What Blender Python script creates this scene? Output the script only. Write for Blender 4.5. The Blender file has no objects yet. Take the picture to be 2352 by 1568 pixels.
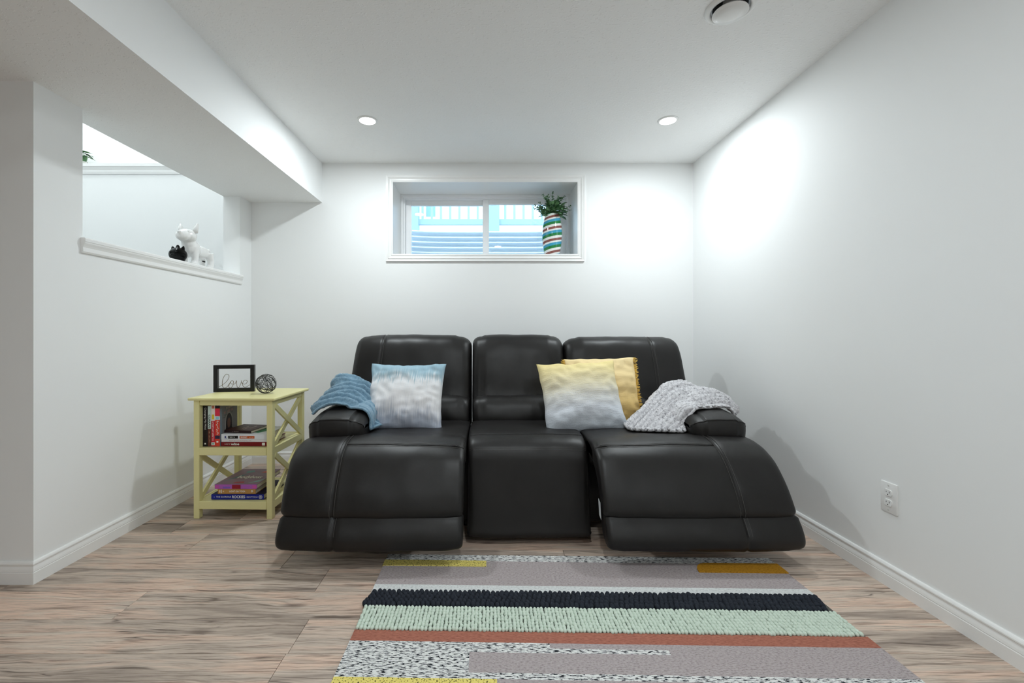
import bpy, bmesh, math, random
from mathutils import Vector, Matrix, noise
PI = math.pi
SC = bpy.context.scene
COL = SC.collection
random.seed(7)

# ------------------------------------------------------------------ camera
CAMZ = 0.99            # eye height
F = 1020.0             # focal length in pixels of the 2352x1568 frame
CX, CY = 1117.0, 766.0 # vanishing point of the depth direction
cam_d = bpy.data.cameras.new('camera')
cam = bpy.data.objects.new('camera', cam_d)
COL.objects.link(cam)
cam.location = (0, 0, CAMZ)
cam.rotation_euler = (PI / 2, 0, 0)
cam_d.sensor_width = 36
cam_d.lens = F / 2352 * 36
cam_d.shift_x = (1176 - CX) / 2352
cam_d.shift_y = -(784 - CY) / 2352
cam_d.clip_start = 0.02
SC.camera = cam

# ------------------------------------------------------------------ world (pale blue overcast daylight)
W = bpy.data.worlds.new('daylight')
SC.world = W
W.use_nodes = True
bg = W.node_tree.nodes['Background']
bg.inputs[0].default_value = (0.52, 0.77, 1.0, 1)
bg.inputs[1].default_value = 6.5

SC.view_settings.view_transform = 'Standard'
SC.view_settings.look = 'None'
SC.view_settings.gamma = 1
SC.view_settings.exposure = 0.27
SC.view_settings.use_curve_mapping = False
try:
    SC.cycles.use_denoising = True
    SC.cycles.max_bounces = 9
    SC.cycles.diffuse_bounces = 7
    SC.cycles.glossy_bounces = 3
    SC.cycles.use_adaptive_sampling = True
    SC.cycles.adaptive_threshold = 0.04
    SC.cycles.transparent_max_bounces = 12
except Exception:
    pass

# lamps of the room, all alike: (x, y). The first two are in view; the third hangs above the frame and is
# known from its reflection in the window glass; the row behind the viewpoint, one spacing further on, lights
# the wall section and sofa fronts that face away from the window. The stairwell is lit from above.
POT_W = 10.0
POTS = [(-0.726, 2.713), (1.109, 2.713), (0.17, 0.87), (-0.726, -0.97), (1.109, -0.97)]
STAIR_W = 32.0
LAMP_COL = (0.895, 0.972, 1.0)

# room dimensions in metres, camera at x=0, y=0, looking along +y
XR, XL = 1.583, -1.80
YB = 3.40
ZC = 2.293
ZS = 1.993
XS = -1.2567
YJ = 1.765
WT = 0.122
XW, YREAR = -4.2, -2.6
ZTOP = 4.8


def P(px, py, Y):
    """photo pixel -> point of the place at distance Y"""
    return Vector(((px - CX) * Y / F, Y, CAMZ - (py - CY) * Y / F))


def srgb(r, g, b, a=1.0):
    def f(c):
        c /= 255.0
        return c / 12.92 if c <= 0.04045 else ((c + 0.055) / 1.055) ** 2.4
    return (f(r), f(g), f(b), a)


# ------------------------------------------------------------------ materials
def newmat(name):
    m = bpy.data.materials.new(name)
    m.use_nodes = True
    nt = m.node_tree
    return m, nt, nt.nodes['Principled BSDF']


def N(nt, typ, **kw):
    n = nt.nodes.new(typ)
    for k, v in kw.items():
        setattr(n, k, v)
    return n


def L(nt, a, b):
    nt.links.new(a, b)


def mapped(nt, scale=(1, 1, 1), rot=(0, 0, 0), src='Object'):
    tc = N(nt, 'ShaderNodeTexCoord')
    mp = N(nt, 'ShaderNodeMapping')
    mp.inputs['Scale'].default_value = scale
    mp.inputs['Rotation'].default_value = rot
    L(nt, tc.outputs[src], mp.inputs[0])
    return mp.outputs[0]


def noise_tex(nt, vec, scale, detail=4, rough=0.55, dist=0.0):
    n = N(nt, 'ShaderNodeTexNoise')
    n.inputs['Scale'].default_value = scale
    n.inputs['Detail'].default_value = detail
    n.inputs['Roughness'].default_value = rough
    n.inputs['Distortion'].default_value = dist
    if vec is not None:
        L(nt, vec, n.inputs['Vector'])
    return n.outputs['Fac']


def ramp(nt, fac, stops, interp='LINEAR'):
    r = N(nt, 'ShaderNodeValToRGB')
    cr = r.color_ramp
    cr.interpolation = interp
    while len(cr.elements) > 1:
        cr.elements.remove(cr.elements[0])
    cr.elements[0].position = stops[0][0]
    cr.elements[0].color = stops[0][1]
    for p, c in stops[1:]:
        e = cr.elements.new(p)
        e.color = c
    L(nt, fac, r.inputs[0])
    return r.outputs[0]


def math_n(nt, op, a, b=None, c=None):
    n = N(nt, 'ShaderNodeMath', operation=op)
    for i, v in enumerate((a, b, c)):
        if v is None:
            continue
        if isinstance(v, (int, float)):
            n.inputs[i].default_value = v
        else:
            L(nt, v, n.inputs[i])
    return n.outputs[0]


def mixc(nt, fac, a, b, blend='MIX'):
    n = N(nt, 'ShaderNodeMix', data_type='RGBA', blend_type=blend)
    for idx, v in ((0, fac), (6, a), (7, b)):
        if isinstance(v, (int, float)):
            n.inputs[idx].default_value = v
        elif isinstance(v, tuple):
            n.inputs[idx].default_value = v
        else:
            L(nt, v, n.inputs[idx])
    return n.outputs[2]


def bump(nt, bsdf, height, strength=0.3, dist=0.01):
    b = N(nt, 'ShaderNodeBump')
    b.inputs['Strength'].default_value = strength
    b.inputs['Distance'].default_value = dist
    L(nt, height, b.inputs['Height'])
    L(nt, b.outputs[0], bsdf.inputs['Normal'])


def plain(name, col, rough=0.5, spec=0.4, metal=0.0, bs=None, bstr=0.15, bdist=0.002, coat=0.0, sheen=0.0):
    m, nt, p = newmat(name)
    p.inputs['Base Color'].default_value = col
    p.inputs['Roughness'].default_value = rough
    p.inputs['Specular IOR Level'].default_value = spec
    p.inputs['Metallic'].default_value = metal
    p.inputs['Coat Weight'].default_value = coat
    p.inputs['Sheen Weight'].default_value = sheen
    if bs:
        bump(nt, p, noise_tex(nt, mapped(nt), bs, 4), bstr, bdist)
    return m


M = {}
M['wall'] = plain('wall_paint', (0.87, 0.88, 0.878, 1), 0.62, 0.25)
M['trim'] = plain('trim_paint', (0.86, 0.86, 0.85, 1), 0.32, 0.45)
M['vinyl'] = plain('window_vinyl', (0.85, 0.86, 0.87, 1), 0.3, 0.45)
M['dark'] = plain('slot_shade_and_black_mark', (0.012, 0.012, 0.012, 1), 0.8, 0.1)  # painted shade of the outlet holes, and the figurine's black mark
M['plastic'] = plain('white_plastic', (0.84, 0.84, 0.83, 1), 0.3, 0.45)
M['screw'] = plain('painted_screw', (0.6, 0.6, 0.58, 1), 0.35, 0.5)
M['yellow'] = plain('pale_yellow_paint', srgb(229, 222, 162), 0.38, 0.4, bs=35, bstr=0.05, bdist=0.002)
M['blackframe'] = plain('black_frame', (0.009, 0.009, 0.009, 1), 0.35, 0.4)
M['wire'] = plain('black_wire', (0.012, 0.012, 0.012, 1), 0.4, 0.5)
M['gold'] = plain('aged_gold_wire', srgb(120, 100, 62), 0.4, 0.5, metal=0.6)
M['page'] = plain('book_pages', srgb(225, 218, 200), 0.8, 0.1, bs=600, bstr=0.3, bdist=0.001)
M['whitecer'] = plain('white_glaze', (0.83, 0.83, 0.82, 1), 0.12, 0.5, coat=0.5)
M['blackcer'] = plain('black_glaze', (0.004, 0.004, 0.004, 1), 0.08, 0.16)
M['steelwell'] = plain('galvanised_steel', srgb(196, 202, 206), 0.42, 0.5, metal=0.25, bs=30, bstr=0.05)
M['deck'] = plain('deck_paint', srgb(128, 146, 160), 0.6, 0.3)
M['siding'] = plain('vinyl_siding', srgb(208, 213, 216), 0.6, 0.3)
M['exttrim'] = plain('exterior_trim', srgb(226, 230, 232), 0.6, 0.3)
M['extglass'] = plain('dark_pane', srgb(90, 120, 145), 0.1, 0.6)
M['ground'] = plain('pale_gravel', srgb(196, 196, 192), 0.9, 0.1, bs=60, bstr=0.6, bdist=0.02)
M['stitch'] = plain('grey_thread', srgb(78, 76, 74), 0.6, 0.3)
M['metal'] = plain('dark_steel', (0.03, 0.03, 0.03, 1), 0.4, 0.5, metal=0.8)
M['soil'] = plain('soil', srgb(60, 45, 35), 0.95, 0.1)
M['terracotta'] = plain('white_pot', srgb(225, 225, 220), 0.4, 0.4)


def m_ceiling():
    m, nt, p = newmat('knockdown_ceiling')
    p.inputs['Base Color'].default_value = (0.93, 0.935, 0.93, 1)
    p.inputs['Roughness'].default_value = 0.75
    p.inputs['Specular IOR Level'].default_value = 0.2
    v = mapped(nt, (1, 1.7, 1))
    n1 = noise_tex(nt, v, 62, 2, 0.5)
    t = ramp(nt, n1, [(0.58, (0, 0, 0, 1)), (0.66, (1, 1, 1, 1))])
    bump(nt, p, t, 0.5, 0.0025)
    return m


M['ceiling'] = m_ceiling()


def m_plank():
    m, nt, p = newmat('vinyl_plank_wood')
    tc = N(nt, 'ShaderNodeTexCoord')
    oi = N(nt, 'ShaderNodeObjectInfo')
    cb = N(nt, 'ShaderNodeCombineXYZ')
    L(nt, math_n(nt, 'MULTIPLY', oi.outputs['Random'], 57.0), cb.inputs[0])
    L(nt, math_n(nt, 'MULTIPLY', oi.outputs['Random'], 23.0), cb.inputs[1])
    L(nt, math_n(nt, 'MULTIPLY', oi.outputs['Random'], 11.0), cb.inputs[2])
    add = N(nt, 'ShaderNodeVectorMath', operation='ADD')
    L(nt, tc.outputs['Object'], add.inputs[0])
    L(nt, cb.outputs[0], add.inputs[1])

    # knots push the grain sideways
    mk = N(nt, 'ShaderNodeMapping'); mk.inputs['Scale'].default_value = (2.1, 8.0, 1)
    L(nt, add.outputs[0], mk.inputs[0])
    vo = N(nt, 'ShaderNodeTexVoronoi'); vo.inputs['Scale'].default_value = 1.0
    vo.inputs['Randomness'].default_value = 1.0
    L(nt, mk.outputs[0], vo.inputs['Vector'])
    kd = ramp(nt, vo.outputs['Distance'], [(0.0, (1, 1, 1, 1)), (0.5, (0, 0, 0, 1))])
    off = N(nt, 'ShaderNodeCombineXYZ')
    L(nt, math_n(nt, 'MULTIPLY', kd, 0.022), off.inputs[1])
    wob = noise_tex(nt, None, 3.0, 3)
    mw = N(nt, 'ShaderNodeMapping'); mw.inputs['Scale'].default_value = (0.9, 2.0, 1)
    L(nt, add.outputs[0], mw.inputs[0])
    nt.links.new(mw.outputs[0], wob.node.inputs['Vector'])
    off2 = N(nt, 'ShaderNodeCombineXYZ')
    L(nt, math_n(nt, 'MULTIPLY', math_n(nt, 'SUBTRACT', wob, 0.5), 0.028), off2.inputs[1])
    a2 = N(nt, 'ShaderNodeVectorMath', operation='ADD')
    L(nt, add.outputs[0], a2.inputs[0]); L(nt, off.outputs[0], a2.inputs[1])
    a3 = N(nt, 'ShaderNodeVectorMath', operation='ADD')
    L(nt, a2.outputs[0], a3.inputs[0]); L(nt, off2.outputs[0], a3.inputs[1])
    q = a3.outputs[0]

    def mp(s):
        k = N(nt, 'ShaderNodeMapping'); k.inputs['Scale'].default_value = s
        L(nt, q, k.inputs[0])
        return k.outputs[0]
    n1 = noise_tex(nt, mp((1.1, 11, 1)), 1.0, 4, 0.6, 0.5)
    n2 = noise_tex(nt, mp((9, 260, 1)), 1.0, 4, 0.75)
    n3 = noise_tex(nt, mp((1.5, 34, 1)), 1.0, 4, 0.55, 0.6)
    n4 = noise_tex(nt, mp((3.2, 95, 1)), 1.0, 4, 0.65, 0.5)
    col = ramp(nt, n1, [(0.26, srgb(134, 120, 110)), (0.40, srgb(172, 155, 141)), (0.50, srgb(202, 184, 168)),
                        (0.60, srgb(216, 185, 164)), (0.70, srgb(212, 195, 178)), (0.82, srgb(172, 157, 145))])
    g2 = ramp(nt, n2, [(0.32, (0.60, 0.57, 0.55, 1)), (0.50, (0.98, 0.98, 0.98, 1)), (0.70, (1.14, 1.14, 1.14, 1))])
    col = mixc(nt, 1.0, col, g2, 'MULTIPLY')
    g4 = ramp(nt, n4, [(0.36, (0.42, 0.38, 0.36, 1)), (0.46, (1, 1, 1, 1))])
    col = mixc(nt, 0.85, col, g4, 'MULTIPLY')
    crack = ramp(nt, n3, [(0.30, (1, 1, 1, 1)), (0.345, (0, 0, 0, 1))])
    col = mixc(nt, math_n(nt, 'MULTIPLY', crack, 0.75), col, srgb(78, 60, 50))
    n5 = noise_tex(nt, mp((0.7, 15, 1)), 1.0, 3, 0.5, 0.35)
    line = ramp(nt, math_n(nt, 'ABSOLUTE', math_n(nt, 'SUBTRACT', n5, 0.5)), [(0.0, (1, 1, 1, 1)), (0.007, (0, 0, 0, 1))])
    lm = ramp(nt, noise_tex(nt, mp((2.6, 7, 1)), 1.0, 2, 0.5), [(0.50, (0, 0, 0, 1)), (0.58, (1, 1, 1, 1))])
    col = mixc(nt, math_n(nt, 'MULTIPLY', math_n(nt, 'MULTIPLY', line, lm), 0.85), col, srgb(72, 54, 46))
    kdark = ramp(nt, vo.outputs['Distance'], [(0.03, (1, 1, 1, 1)), (0.13, (0, 0, 0, 1))])
    col = mixc(nt, math_n(nt, 'MULTIPLY', kdark, 0.7), col, srgb(92, 74, 64))
    hv = N(nt, 'ShaderNodeHueSaturation')
    L(nt, math_n(nt, 'ADD', math_n(nt, 'MULTIPLY', oi.outputs['Random'], 0.16), 0.90), hv.inputs['Value'])
    hv.inputs['Saturation'].default_value = 0.95
    L(nt, col, hv.inputs['Color'])
    L(nt, hv.outputs[0], p.inputs['Base Color'])
    p.inputs['Roughness'].default_value = 0.46
    p.inputs['Specular IOR Level'].default_value = 0.35
    bump(nt, p, n2, 0.14, 0.002)
    return m


M['plank'] = m_plank()


def m_leather():
    m, nt, p = newmat('dark_brown_leather')
    v = mapped(nt)
    n1 = noise_tex(nt, v, 9, 3)
    L(nt, ramp(nt, n1, [(0.3, (0.0080, 0.0070, 0.0066, 1)), (0.7, (0.0115, 0.0102, 0.0098, 1))]), p.inputs['Base Color'])
    p.inputs['Roughness'].default_value = 0.42
    p.inputs['Specular IOR Level'].default_value = 0.38
    vo = N(nt, 'ShaderNodeTexVoronoi'); vo.inputs['Scale'].default_value = 420
    L(nt, v, vo.inputs['Vector'])
    n2 = noise_tex(nt, v, 14, 4)
    h = math_n(nt, 'ADD', math_n(nt, 'MULTIPLY', vo.outputs['Distance'], 0.12), n2)
    bump(nt, p, h, 0.10, 0.006)
    return m


M['leather'] = m_leather()


def m_pillow_blue():
    m, nt, p = newmat('blue_silver_ombre_fabric')
    tc = N(nt, 'ShaderNodeTexCoord')
    sp = N(nt, 'ShaderNodeSeparateXYZ')
    L(nt, tc.outputs['Object'], sp.inputs[0])
    v = math_n(nt, 'MULTIPLY_ADD', sp.outputs[2], 1 / 0.42, 0.5)
    nst = noise_tex(nt, mapped(nt, (150, 1, 10)), 1.0, 3, 0.6)
    nb = noise_tex(nt, mapped(nt, (30, 1, 4)), 1.0, 3, 0.6)
    t = math_n(nt, 'ADD', v, math_n(nt, 'MULTIPLY_ADD', nst, 0.42, -0.21))
    t = math_n(nt, 'ADD', t, math_n(nt, 'MULTIPLY_ADD', nb, 0.26, -0.13))
    col = ramp(nt, t, [(0.0, srgb(160, 168, 184)), (0.16, srgb(176, 182, 195)), (0.30, srgb(214, 214, 218)), (0.46, srgb(229, 228, 229)),
                       (0.66, srgb(225, 227, 230)), (0.76, srgb(166, 190, 201)), (0.86, srgb(148, 178, 193)), (1.0, srgb(156, 186, 200))])
    L(nt, col, p.inputs['Base Color'])
    p.inputs['Roughness'].default_value = 0.7
    p.inputs['Specular IOR Level'].default_value = 0.25
    wv = N(nt, 'ShaderNodeTexWave', bands_direction='Z'); wv.inputs['Scale'].default_value = 90
    L(nt, tc.outputs['Object'], wv.inputs['Vector'])
    bump(nt, p, math_n(nt, 'ADD', nst, math_n(nt, 'MULTIPLY', wv.outputs['Fac'], 0.3)), 0.3, 0.002)
    return m


def m_pillow_ombre(name, stops, half, bstr=0.35):
    m, nt, p = newmat(name)
    tc = N(nt, 'ShaderNodeTexCoord')
    sp = N(nt, 'ShaderNodeSeparateXYZ')
    L(nt, tc.outputs['Object'], sp.inputs[0])
    v = math_n(nt, 'MULTIPLY_ADD', sp.outputs[2], 0.5 / half, 0.5)
    nst = noise_tex(nt, mapped(nt, (22, 1, 190)), 1.0, 3, 0.6)
    nf = noise_tex(nt, mapped(nt, (160, 1, 160)), 1.0, 2, 0.6)
    t = math_n(nt, 'ADD', v, math_n(nt, 'MULTIPLY_ADD', nst, 0.16, -0.08))
    t = math_n(nt, 'ADD', t, math_n(nt, 'MULTIPLY_ADD', nf, 0.12, -0.06))
    L(nt, ramp(nt, t, stops), p.inputs['Base Color'])
    p.inputs['Roughness'].default_value = 0.85
    p.inputs['Specular IOR Level'].default_value = 0.15
    bump(nt, p, math_n(nt, 'ADD', nst, math_n(nt, 'MULTIPLY', nf, 0.4)), bstr, 0.004)
    return m


M['pil_blue'] = m_pillow_blue()
M['pil_ombre'] = m_pillow_ombre('yellow_to_grey_ombre_fabric', [(0.0, srgb(166, 172, 180)), (0.12, srgb(184, 190, 197)), (0.30, srgb(208, 212, 219)),
                                (0.46, srgb(218, 217, 212)), (0.62, srgb(224, 215, 186)), (0.82, srgb(231, 215, 164)), (1.0, srgb(233, 215, 152))], 0.21, 0.6)
M['pil_yellow'] = m_pillow_ombre('butter_yellow_fabric', [(0.0, srgb(222, 184, 112)), (0.35, srgb(231, 200, 136)), (0.7, srgb(236, 212, 160)), (1.0, srgb(238, 216, 168))], 0.21)
M['fringe'] = plain('yellow_fringe_yarn', srgb(232, 196, 104), 0.9, 0.1)


def m_throw(name, stops, scale, bscale, bstr):
    m, nt, p = newmat(name)
    v = mapped(nt)
    n1 = noise_tex(nt, v, scale, 5, 0.65, 0.6)
    L(nt, ramp(nt, n1, stops), p.inputs['Base Color'])
    p.inputs['Roughness'].default_value = 0.95
    p.inputs['Specular IOR Level'].default_value = 0.1
    p.inputs['Sheen Weight'].default_value = 0.35
    bump(nt, p, noise_tex(nt, v, bscale, 4, 0.65), bstr, 0.004)
    return m


M['throw_blue'] = m_throw('blue_plush', [(0.30, srgb(104, 138, 162)), (0.55, srgb(128, 161, 182)), (0.78, srgb(152, 182, 199))], 90, 320, 0.7)
M['throw_grey'] = m_throw('grey_fur', [(0.34, srgb(128, 126, 132)), (0.43, srgb(204, 202, 206)), (0.58, srgb(240, 239, 242))], 95, 420, 0.9)


def m_yarn(name, stops, sc=(60, 260, 1), bst=0.7, det=3):
    m, nt, p = newmat(name)
    v = mapped(nt, sc)
    n = noise_tex(nt, v, 1.0, det, 0.6)
    L(nt, ramp(nt, n, stops), p.inputs['Base Color'])
    p.inputs['Roughness'].default_value = 0.95
    p.inputs['Specular IOR Level'].default_value = 0.1
    bump(nt, p, n, bst, 0.004)
    return m


M['rug_grey'] = m_yarn('taupe_yarn', [(0.32, srgb(140, 130, 130)), (0.5, srgb(172, 162, 162)), (0.7, srgb(184, 175, 174))], (110, 260, 1))
M['rug_grey2'] = m_yarn('grey_yarn', [(0.32, srgb(126, 122, 122)), (0.5, srgb(156, 152, 152)), (0.7, srgb(172, 167, 166))], (60, 300, 1))
M['rug_white'] = m_yarn('off_white_yarn', [(0.32, srgb(186, 188, 188)), (0.55, srgb(214, 216, 215))], (130, 130, 1))
M['rug_terra'] = m_yarn('terracotta_yarn', [(0.3, srgb(140, 88, 74)), (0.55, srgb(170, 110, 93)), (0.75, srgb(180, 122, 105))], (70, 240, 1))
M['rug_bw'] = m_yarn('black_white_yarn', [(0.41, srgb(34, 38, 44)), (0.445, srgb(60, 62, 66)), (0.48, srgb(222, 222, 220)), (1.0, srgb(232, 232, 229))], (52, 300, 1), 0.6, 2)
M['rug_yellow'] = m_yarn('yellow_black_yarn', [(0.35, srgb(58, 56, 36)), (0.41, srgb(224, 207, 112)), (0.8, srgb(234, 220, 136))], (190, 190, 1), 0.6, 1)
M['rug_must'] = m_yarn('mustard_yarn', [(0.3, srgb(142, 98, 22)), (0.5, srgb(184, 132, 38)), (0.75, srgb(198, 146, 50))], (110, 200, 1))
M['rug_dark'] = plain('charcoal_navy_yarn', srgb(46, 50, 58), 0.95, 0.15, bs=500, bstr=0.6, bdist=0.002)
M['rug_mint'] = plain('pale_mint_yarn', srgb(206, 219, 205), 0.95, 0.1, bs=500, bstr=0.5, bdist=0.002)
M['rug_under'] = plain('rug_backing', srgb(92, 92, 88), 0.95, 0.1)


def m_vase():
    m, nt, p = newmat('striped_glaze')
    tc = N(nt, 'ShaderNodeTexCoord')
    sp = N(nt, 'ShaderNodeSeparateXYZ')
    L(nt, tc.outputs['Object'], sp.inputs[0])
    ang = math_n(nt, 'ARCTAN2', sp.outputs[0], math_n(nt, 'MULTIPLY', sp.outputs[1], -1.0))
    t = math_n(nt, 'MULTIPLY_ADD', sp.outputs[2], 1 / 0.0927, 0.244)
    t = math_n(nt, 'ADD', t, math_n(nt, 'MULTIPLY', ang, -1 / (2 * PI)))
    t = math_n(nt, 'FRACT', t)
    w = srgb(236, 238, 236)
    col = ramp(nt, t, [(0.0, srgb(24, 126, 60)), (0.13, srgb(24, 126, 60)), (0.17, srgb(60, 160, 196)), (0.36, srgb(60, 160, 196)), (0.38, w), (0.50, w),
                       (0.52, srgb(138, 82, 74)), (0.70, srgb(138, 82, 74)), (0.72, w), (0.90, w), (0.92, srgb(24, 126, 60))], 'LINEAR')
    L(nt, col, p.inputs['Base Color'])
    p.inputs['Roughness'].default_value = 0.12
    p.inputs['Coat Weight'].default_value = 0.5
    return m


M['vase'] = m_vase()


def m_leaf(name, a, b):
    m, nt, p = newmat(name)
    n = noise_tex(nt, mapped(nt), 26, 3)
    L(nt, ramp(nt, n, [(0.35, a), (0.65, b)]), p.inputs['Base Color'])
    p.inputs['Roughness'].default_value = 0.5
    return m


M['leaf'] = m_leaf('eucalyptus_leaf', srgb(44, 84, 50), srgb(122, 166, 116))
M['leaf2'] = m_leaf('dark_green_leaf', srgb(24, 66, 26), srgb(58, 112, 50))


def m_glass():
    m = bpy.data.materials.new('window_glass')
    m.use_nodes = True
    nt = m.node_tree
    nt.nodes.clear()
    out = N(nt, 'ShaderNodeOutputMaterial')
    tr = N(nt, 'ShaderNodeBsdfTransparent')
    gl = N(nt, 'ShaderNodeBsdfGlossy')
    gl.inputs['Roughness'].default_value = 0.0
    fr = N(nt, 'ShaderNodeFresnel'); fr.inputs[0].default_value = 1.5
    mx = N(nt, 'ShaderNodeMixShader')
    L(nt, fr.outputs[0], mx.inputs[0]); L(nt, tr.outputs[0], mx.inputs[1]); L(nt, gl.outputs[0], mx.inputs[2])
    L(nt, mx.outputs[0], out.inputs[0])
    return m


M['glass'] = m_glass()


def m_emit(name, col, s):
    m, nt, p = newmat(name)
    p.inputs['Base Color'].default_value = (0.8, 0.8, 0.8, 1)
    p.inputs['Emission Color'].default_value = col
    p.inputs['Emission Strength'].default_value = s
    return m


M['lens'] = m_emit('lit_lens', (1, 0.98, 0.96, 1), 7.0)
try:
    M['lens'].cycles.emission_sampling = 'NONE'
except Exception:
    pass

_flat = {}


def flat(r, g, b, rough=0.45):
    k = (r, g, b)
    if k not in _flat:
        _flat[k] = plain('print_%d_%d_%d' % k, srgb(r, g, b), rough, 0.3)
    return _flat[k]


# ------------------------------------------------------------------ mesh helpers
def rootloc(parent):
    v = Vector((0, 0, 0))
    p = parent
    while p is not None:
        v = v + p.location
        p = p.parent
    return v


class MB:
    def __init__(self):
        self.v = []
        self.f = []

    def add(self, vs, fs):
        o = len(self.v)
        self.v += [tuple(p) for p in vs]
        self.f += [tuple(i + o for i in q) for q in fs]
        return self

    def box(self, x0, x1, y0, y1, z0, z1):
        v = [(x0, y0, z0), (x1, y0, z0), (x1, y1, z0), (x0, y1, z0), (x0, y0, z1), (x1, y0, z1), (x1, y1, z1), (x0, y1, z1)]
        f = [(0, 3, 2, 1), (4, 5, 6, 7), (0, 1, 5, 4), (1, 2, 6, 5), (2, 3, 7, 6), (3, 0, 4, 7)]
        return self.add(v, f)

    def obox(self, c, ax, ay, az):
        """oriented box: centre and three half axes"""
        c, ax, ay, az = Vector(c), Vector(ax), Vector(ay), Vector(az)
        v = []
        for sz in (-1, 1):
            for sx, sy in ((-1, -1), (1, -1), (1, 1), (-1, 1)):
                v.append(c + ax * sx + ay * sy + az * sz)
        f = [(0, 3, 2, 1), (4, 5, 6, 7), (0, 1, 5, 4), (1, 2, 6, 5), (2, 3, 7, 6), (3, 0, 4, 7)]
        return self.add(v, f)

    def cbox(self, x0, x1, y0, y1, z0, z1, b=0.003, seg=2):
        bm = bmesh.new()
        bmesh.ops.create_cube(bm, size=1)
        for vv in bm.verts:
            vv.co = ((x0 + x1) / 2 + vv.co.x * (x1 - x0), (y0 + y1) / 2 + vv.co.y * (y1 - y0), (z0 + z1) / 2 + vv.co.z * (z1 - z0))
        bmesh.ops.bevel(bm, geom=list(bm.edges), offset=b, segments=seg, affect='EDGES', profile=0.5)
        bm.verts.index_update()
        self.add([vv.co.copy() for vv in bm.verts], [[vv.index for vv in f.verts] for f in bm.faces])
        bm.free()
        return self

    def tube(self, pts, r, n=6, closed=False, cap=True):
        pts = [Vector(p) for p in pts]
        m = len(pts)
        rings = []
        up = Vector((0, 0, 1))
        prev = None
        for i in range(m):
            if closed:
                t = pts[(i + 1) % m] - pts[i - 1]
            else:
                t = pts[min(i + 1, m - 1)] - pts[max(i - 1, 0)]
            if t.length < 1e-9:
                t = Vector((0, 0, 1))
            t.normalize()
            if prev is None:
                a = up if abs(t.dot(up)) < 0.9 else Vector((1, 0, 0))
                n1 = t.cross(a).normalized()
            else:
                n1 = (prev - t * prev.dot(t))
                n1 = n1.normalized() if n1.length > 1e-6 else t.orthogonal().normalized()
            prev = n1
            n2 = t.cross(n1)
            rr = r[i] if isinstance(r, (list, tuple)) else r
            rings.append([pts[i] + (n1 * math.cos(2 * PI * k / n) + n2 * math.sin(2 * PI * k / n)) * rr for k in range(n)])
        v = [p for rg in rings for p in rg]
        f = []
        for i in range(m if closed else m - 1):
            j = (i + 1) % m
            for k in range(n):
                f.append((i * n + k, i * n + (k + 1) % n, j * n + (k + 1) % n, j * n + k))
        if cap and not closed:
            f.append(tuple(range(n - 1, -1, -1)))
            f.append(tuple((m - 1) * n + k for k in range(n)))
        return self.add(v, f)

    def lathe(self, prof, c=(0, 0, 0), n=32, axis='Z', cap=True):
        v, f = [], []
        for (r, z) in prof:
            for k in range(n):
                a = 2 * PI * k / n
                if axis == 'Z':
                    v.append((c[0] + r * math.cos(a), c[1] + r * math.sin(a), c[2] + z))
                else:
                    v.append((c[0] + z, c[1] + r * math.cos(a), c[2] + r * math.sin(a)))
        for i in range(len(prof) - 1):
            for k in range(n):
                f.append((i * n + k, i * n + (k + 1) % n, (i + 1) * n + (k + 1) % n, (i + 1) * n + k))
        if cap:
            f.append(tuple(range(n - 1, -1, -1)))
            f.append(tuple((len(prof) - 1) * n + k for k in range(n)))
        return self.add(v, f)

    def ellipsoid(self, c, r, nu=16, nv=10, rot=None):
        c = Vector(c)
        v, f = [], []
        for j in range(nv + 1):
            th = PI * j / nv
            for i in range(nu):
                a = 2 * PI * i / nu
                p = Vector((r[0] * math.sin(th) * math.cos(a), r[1] * math.sin(th) * math.sin(a), r[2] * math.cos(th)))
                if rot is not None:
                    p = rot @ p
                v.append(c + p)
        for j in range(nv):
            for i in range(nu):
                f.append((j * nu + i, (j + 1) * nu + i, (j + 1) * nu + (i + 1) % nu, j * nu + (i + 1) % nu))
        return self.add(v, f)

    def prism(self, poly, y0, y1):
        """polygon in x,z extruded along y"""
        n = len(poly)
        v = [(x, y0, z) for x, z in poly] + [(x, y1, z) for x, z in poly]
        f = [tuple(range(n)), tuple(range(2 * n - 1, n - 1, -1))]
        for i in range(n):
            j = (i + 1) % n
            f.append((i, i + n, j + n, j))
        return self.add(v, f)

    def sweep(self, path, prof, put, closed=False):
        """mitred moulding: path of 2D points, profile of (offset to the left of the path, height)"""
        path = [Vector((p[0], p[1])) for p in path]
        m, n = len(path), len(prof)
        rings = []
        for i in range(m):
            if closed or 0 < i < m - 1:
                d0 = (path[i] - path[i - 1]).normalized()
                d1 = (path[(i + 1) % m] - path[i]).normalized()
            elif i == 0:
                d0 = d1 = (path[1] - path[0]).normalized()
            else:
                d0 = d1 = (path[-1] - path[-2]).normalized()
            n0 = Vector((-d0.y, d0.x)); n1 = Vector((-d1.y, d1.x))
            mt = (n0 + n1).normalized()
            k = 1.0 / max(0.2, mt.dot(n0))
            rings.append([put(path[i] + mt * (a * k), h) for a, h in prof])
        v = [p for rg in rings for p in rg]
        f = []
        for i in range(m if closed else m - 1):
            j = (i + 1) % m
            for k in range(n - 1):
                f.append((i * n + k, i * n + k + 1, j * n + k + 1, j * n + k))
        if not closed:
            f.append(tuple(range(n - 1, -1, -1)))
            f.append(tuple((m - 1) * n + k for k in range(n)))
        return self.add(v, f)

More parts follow.
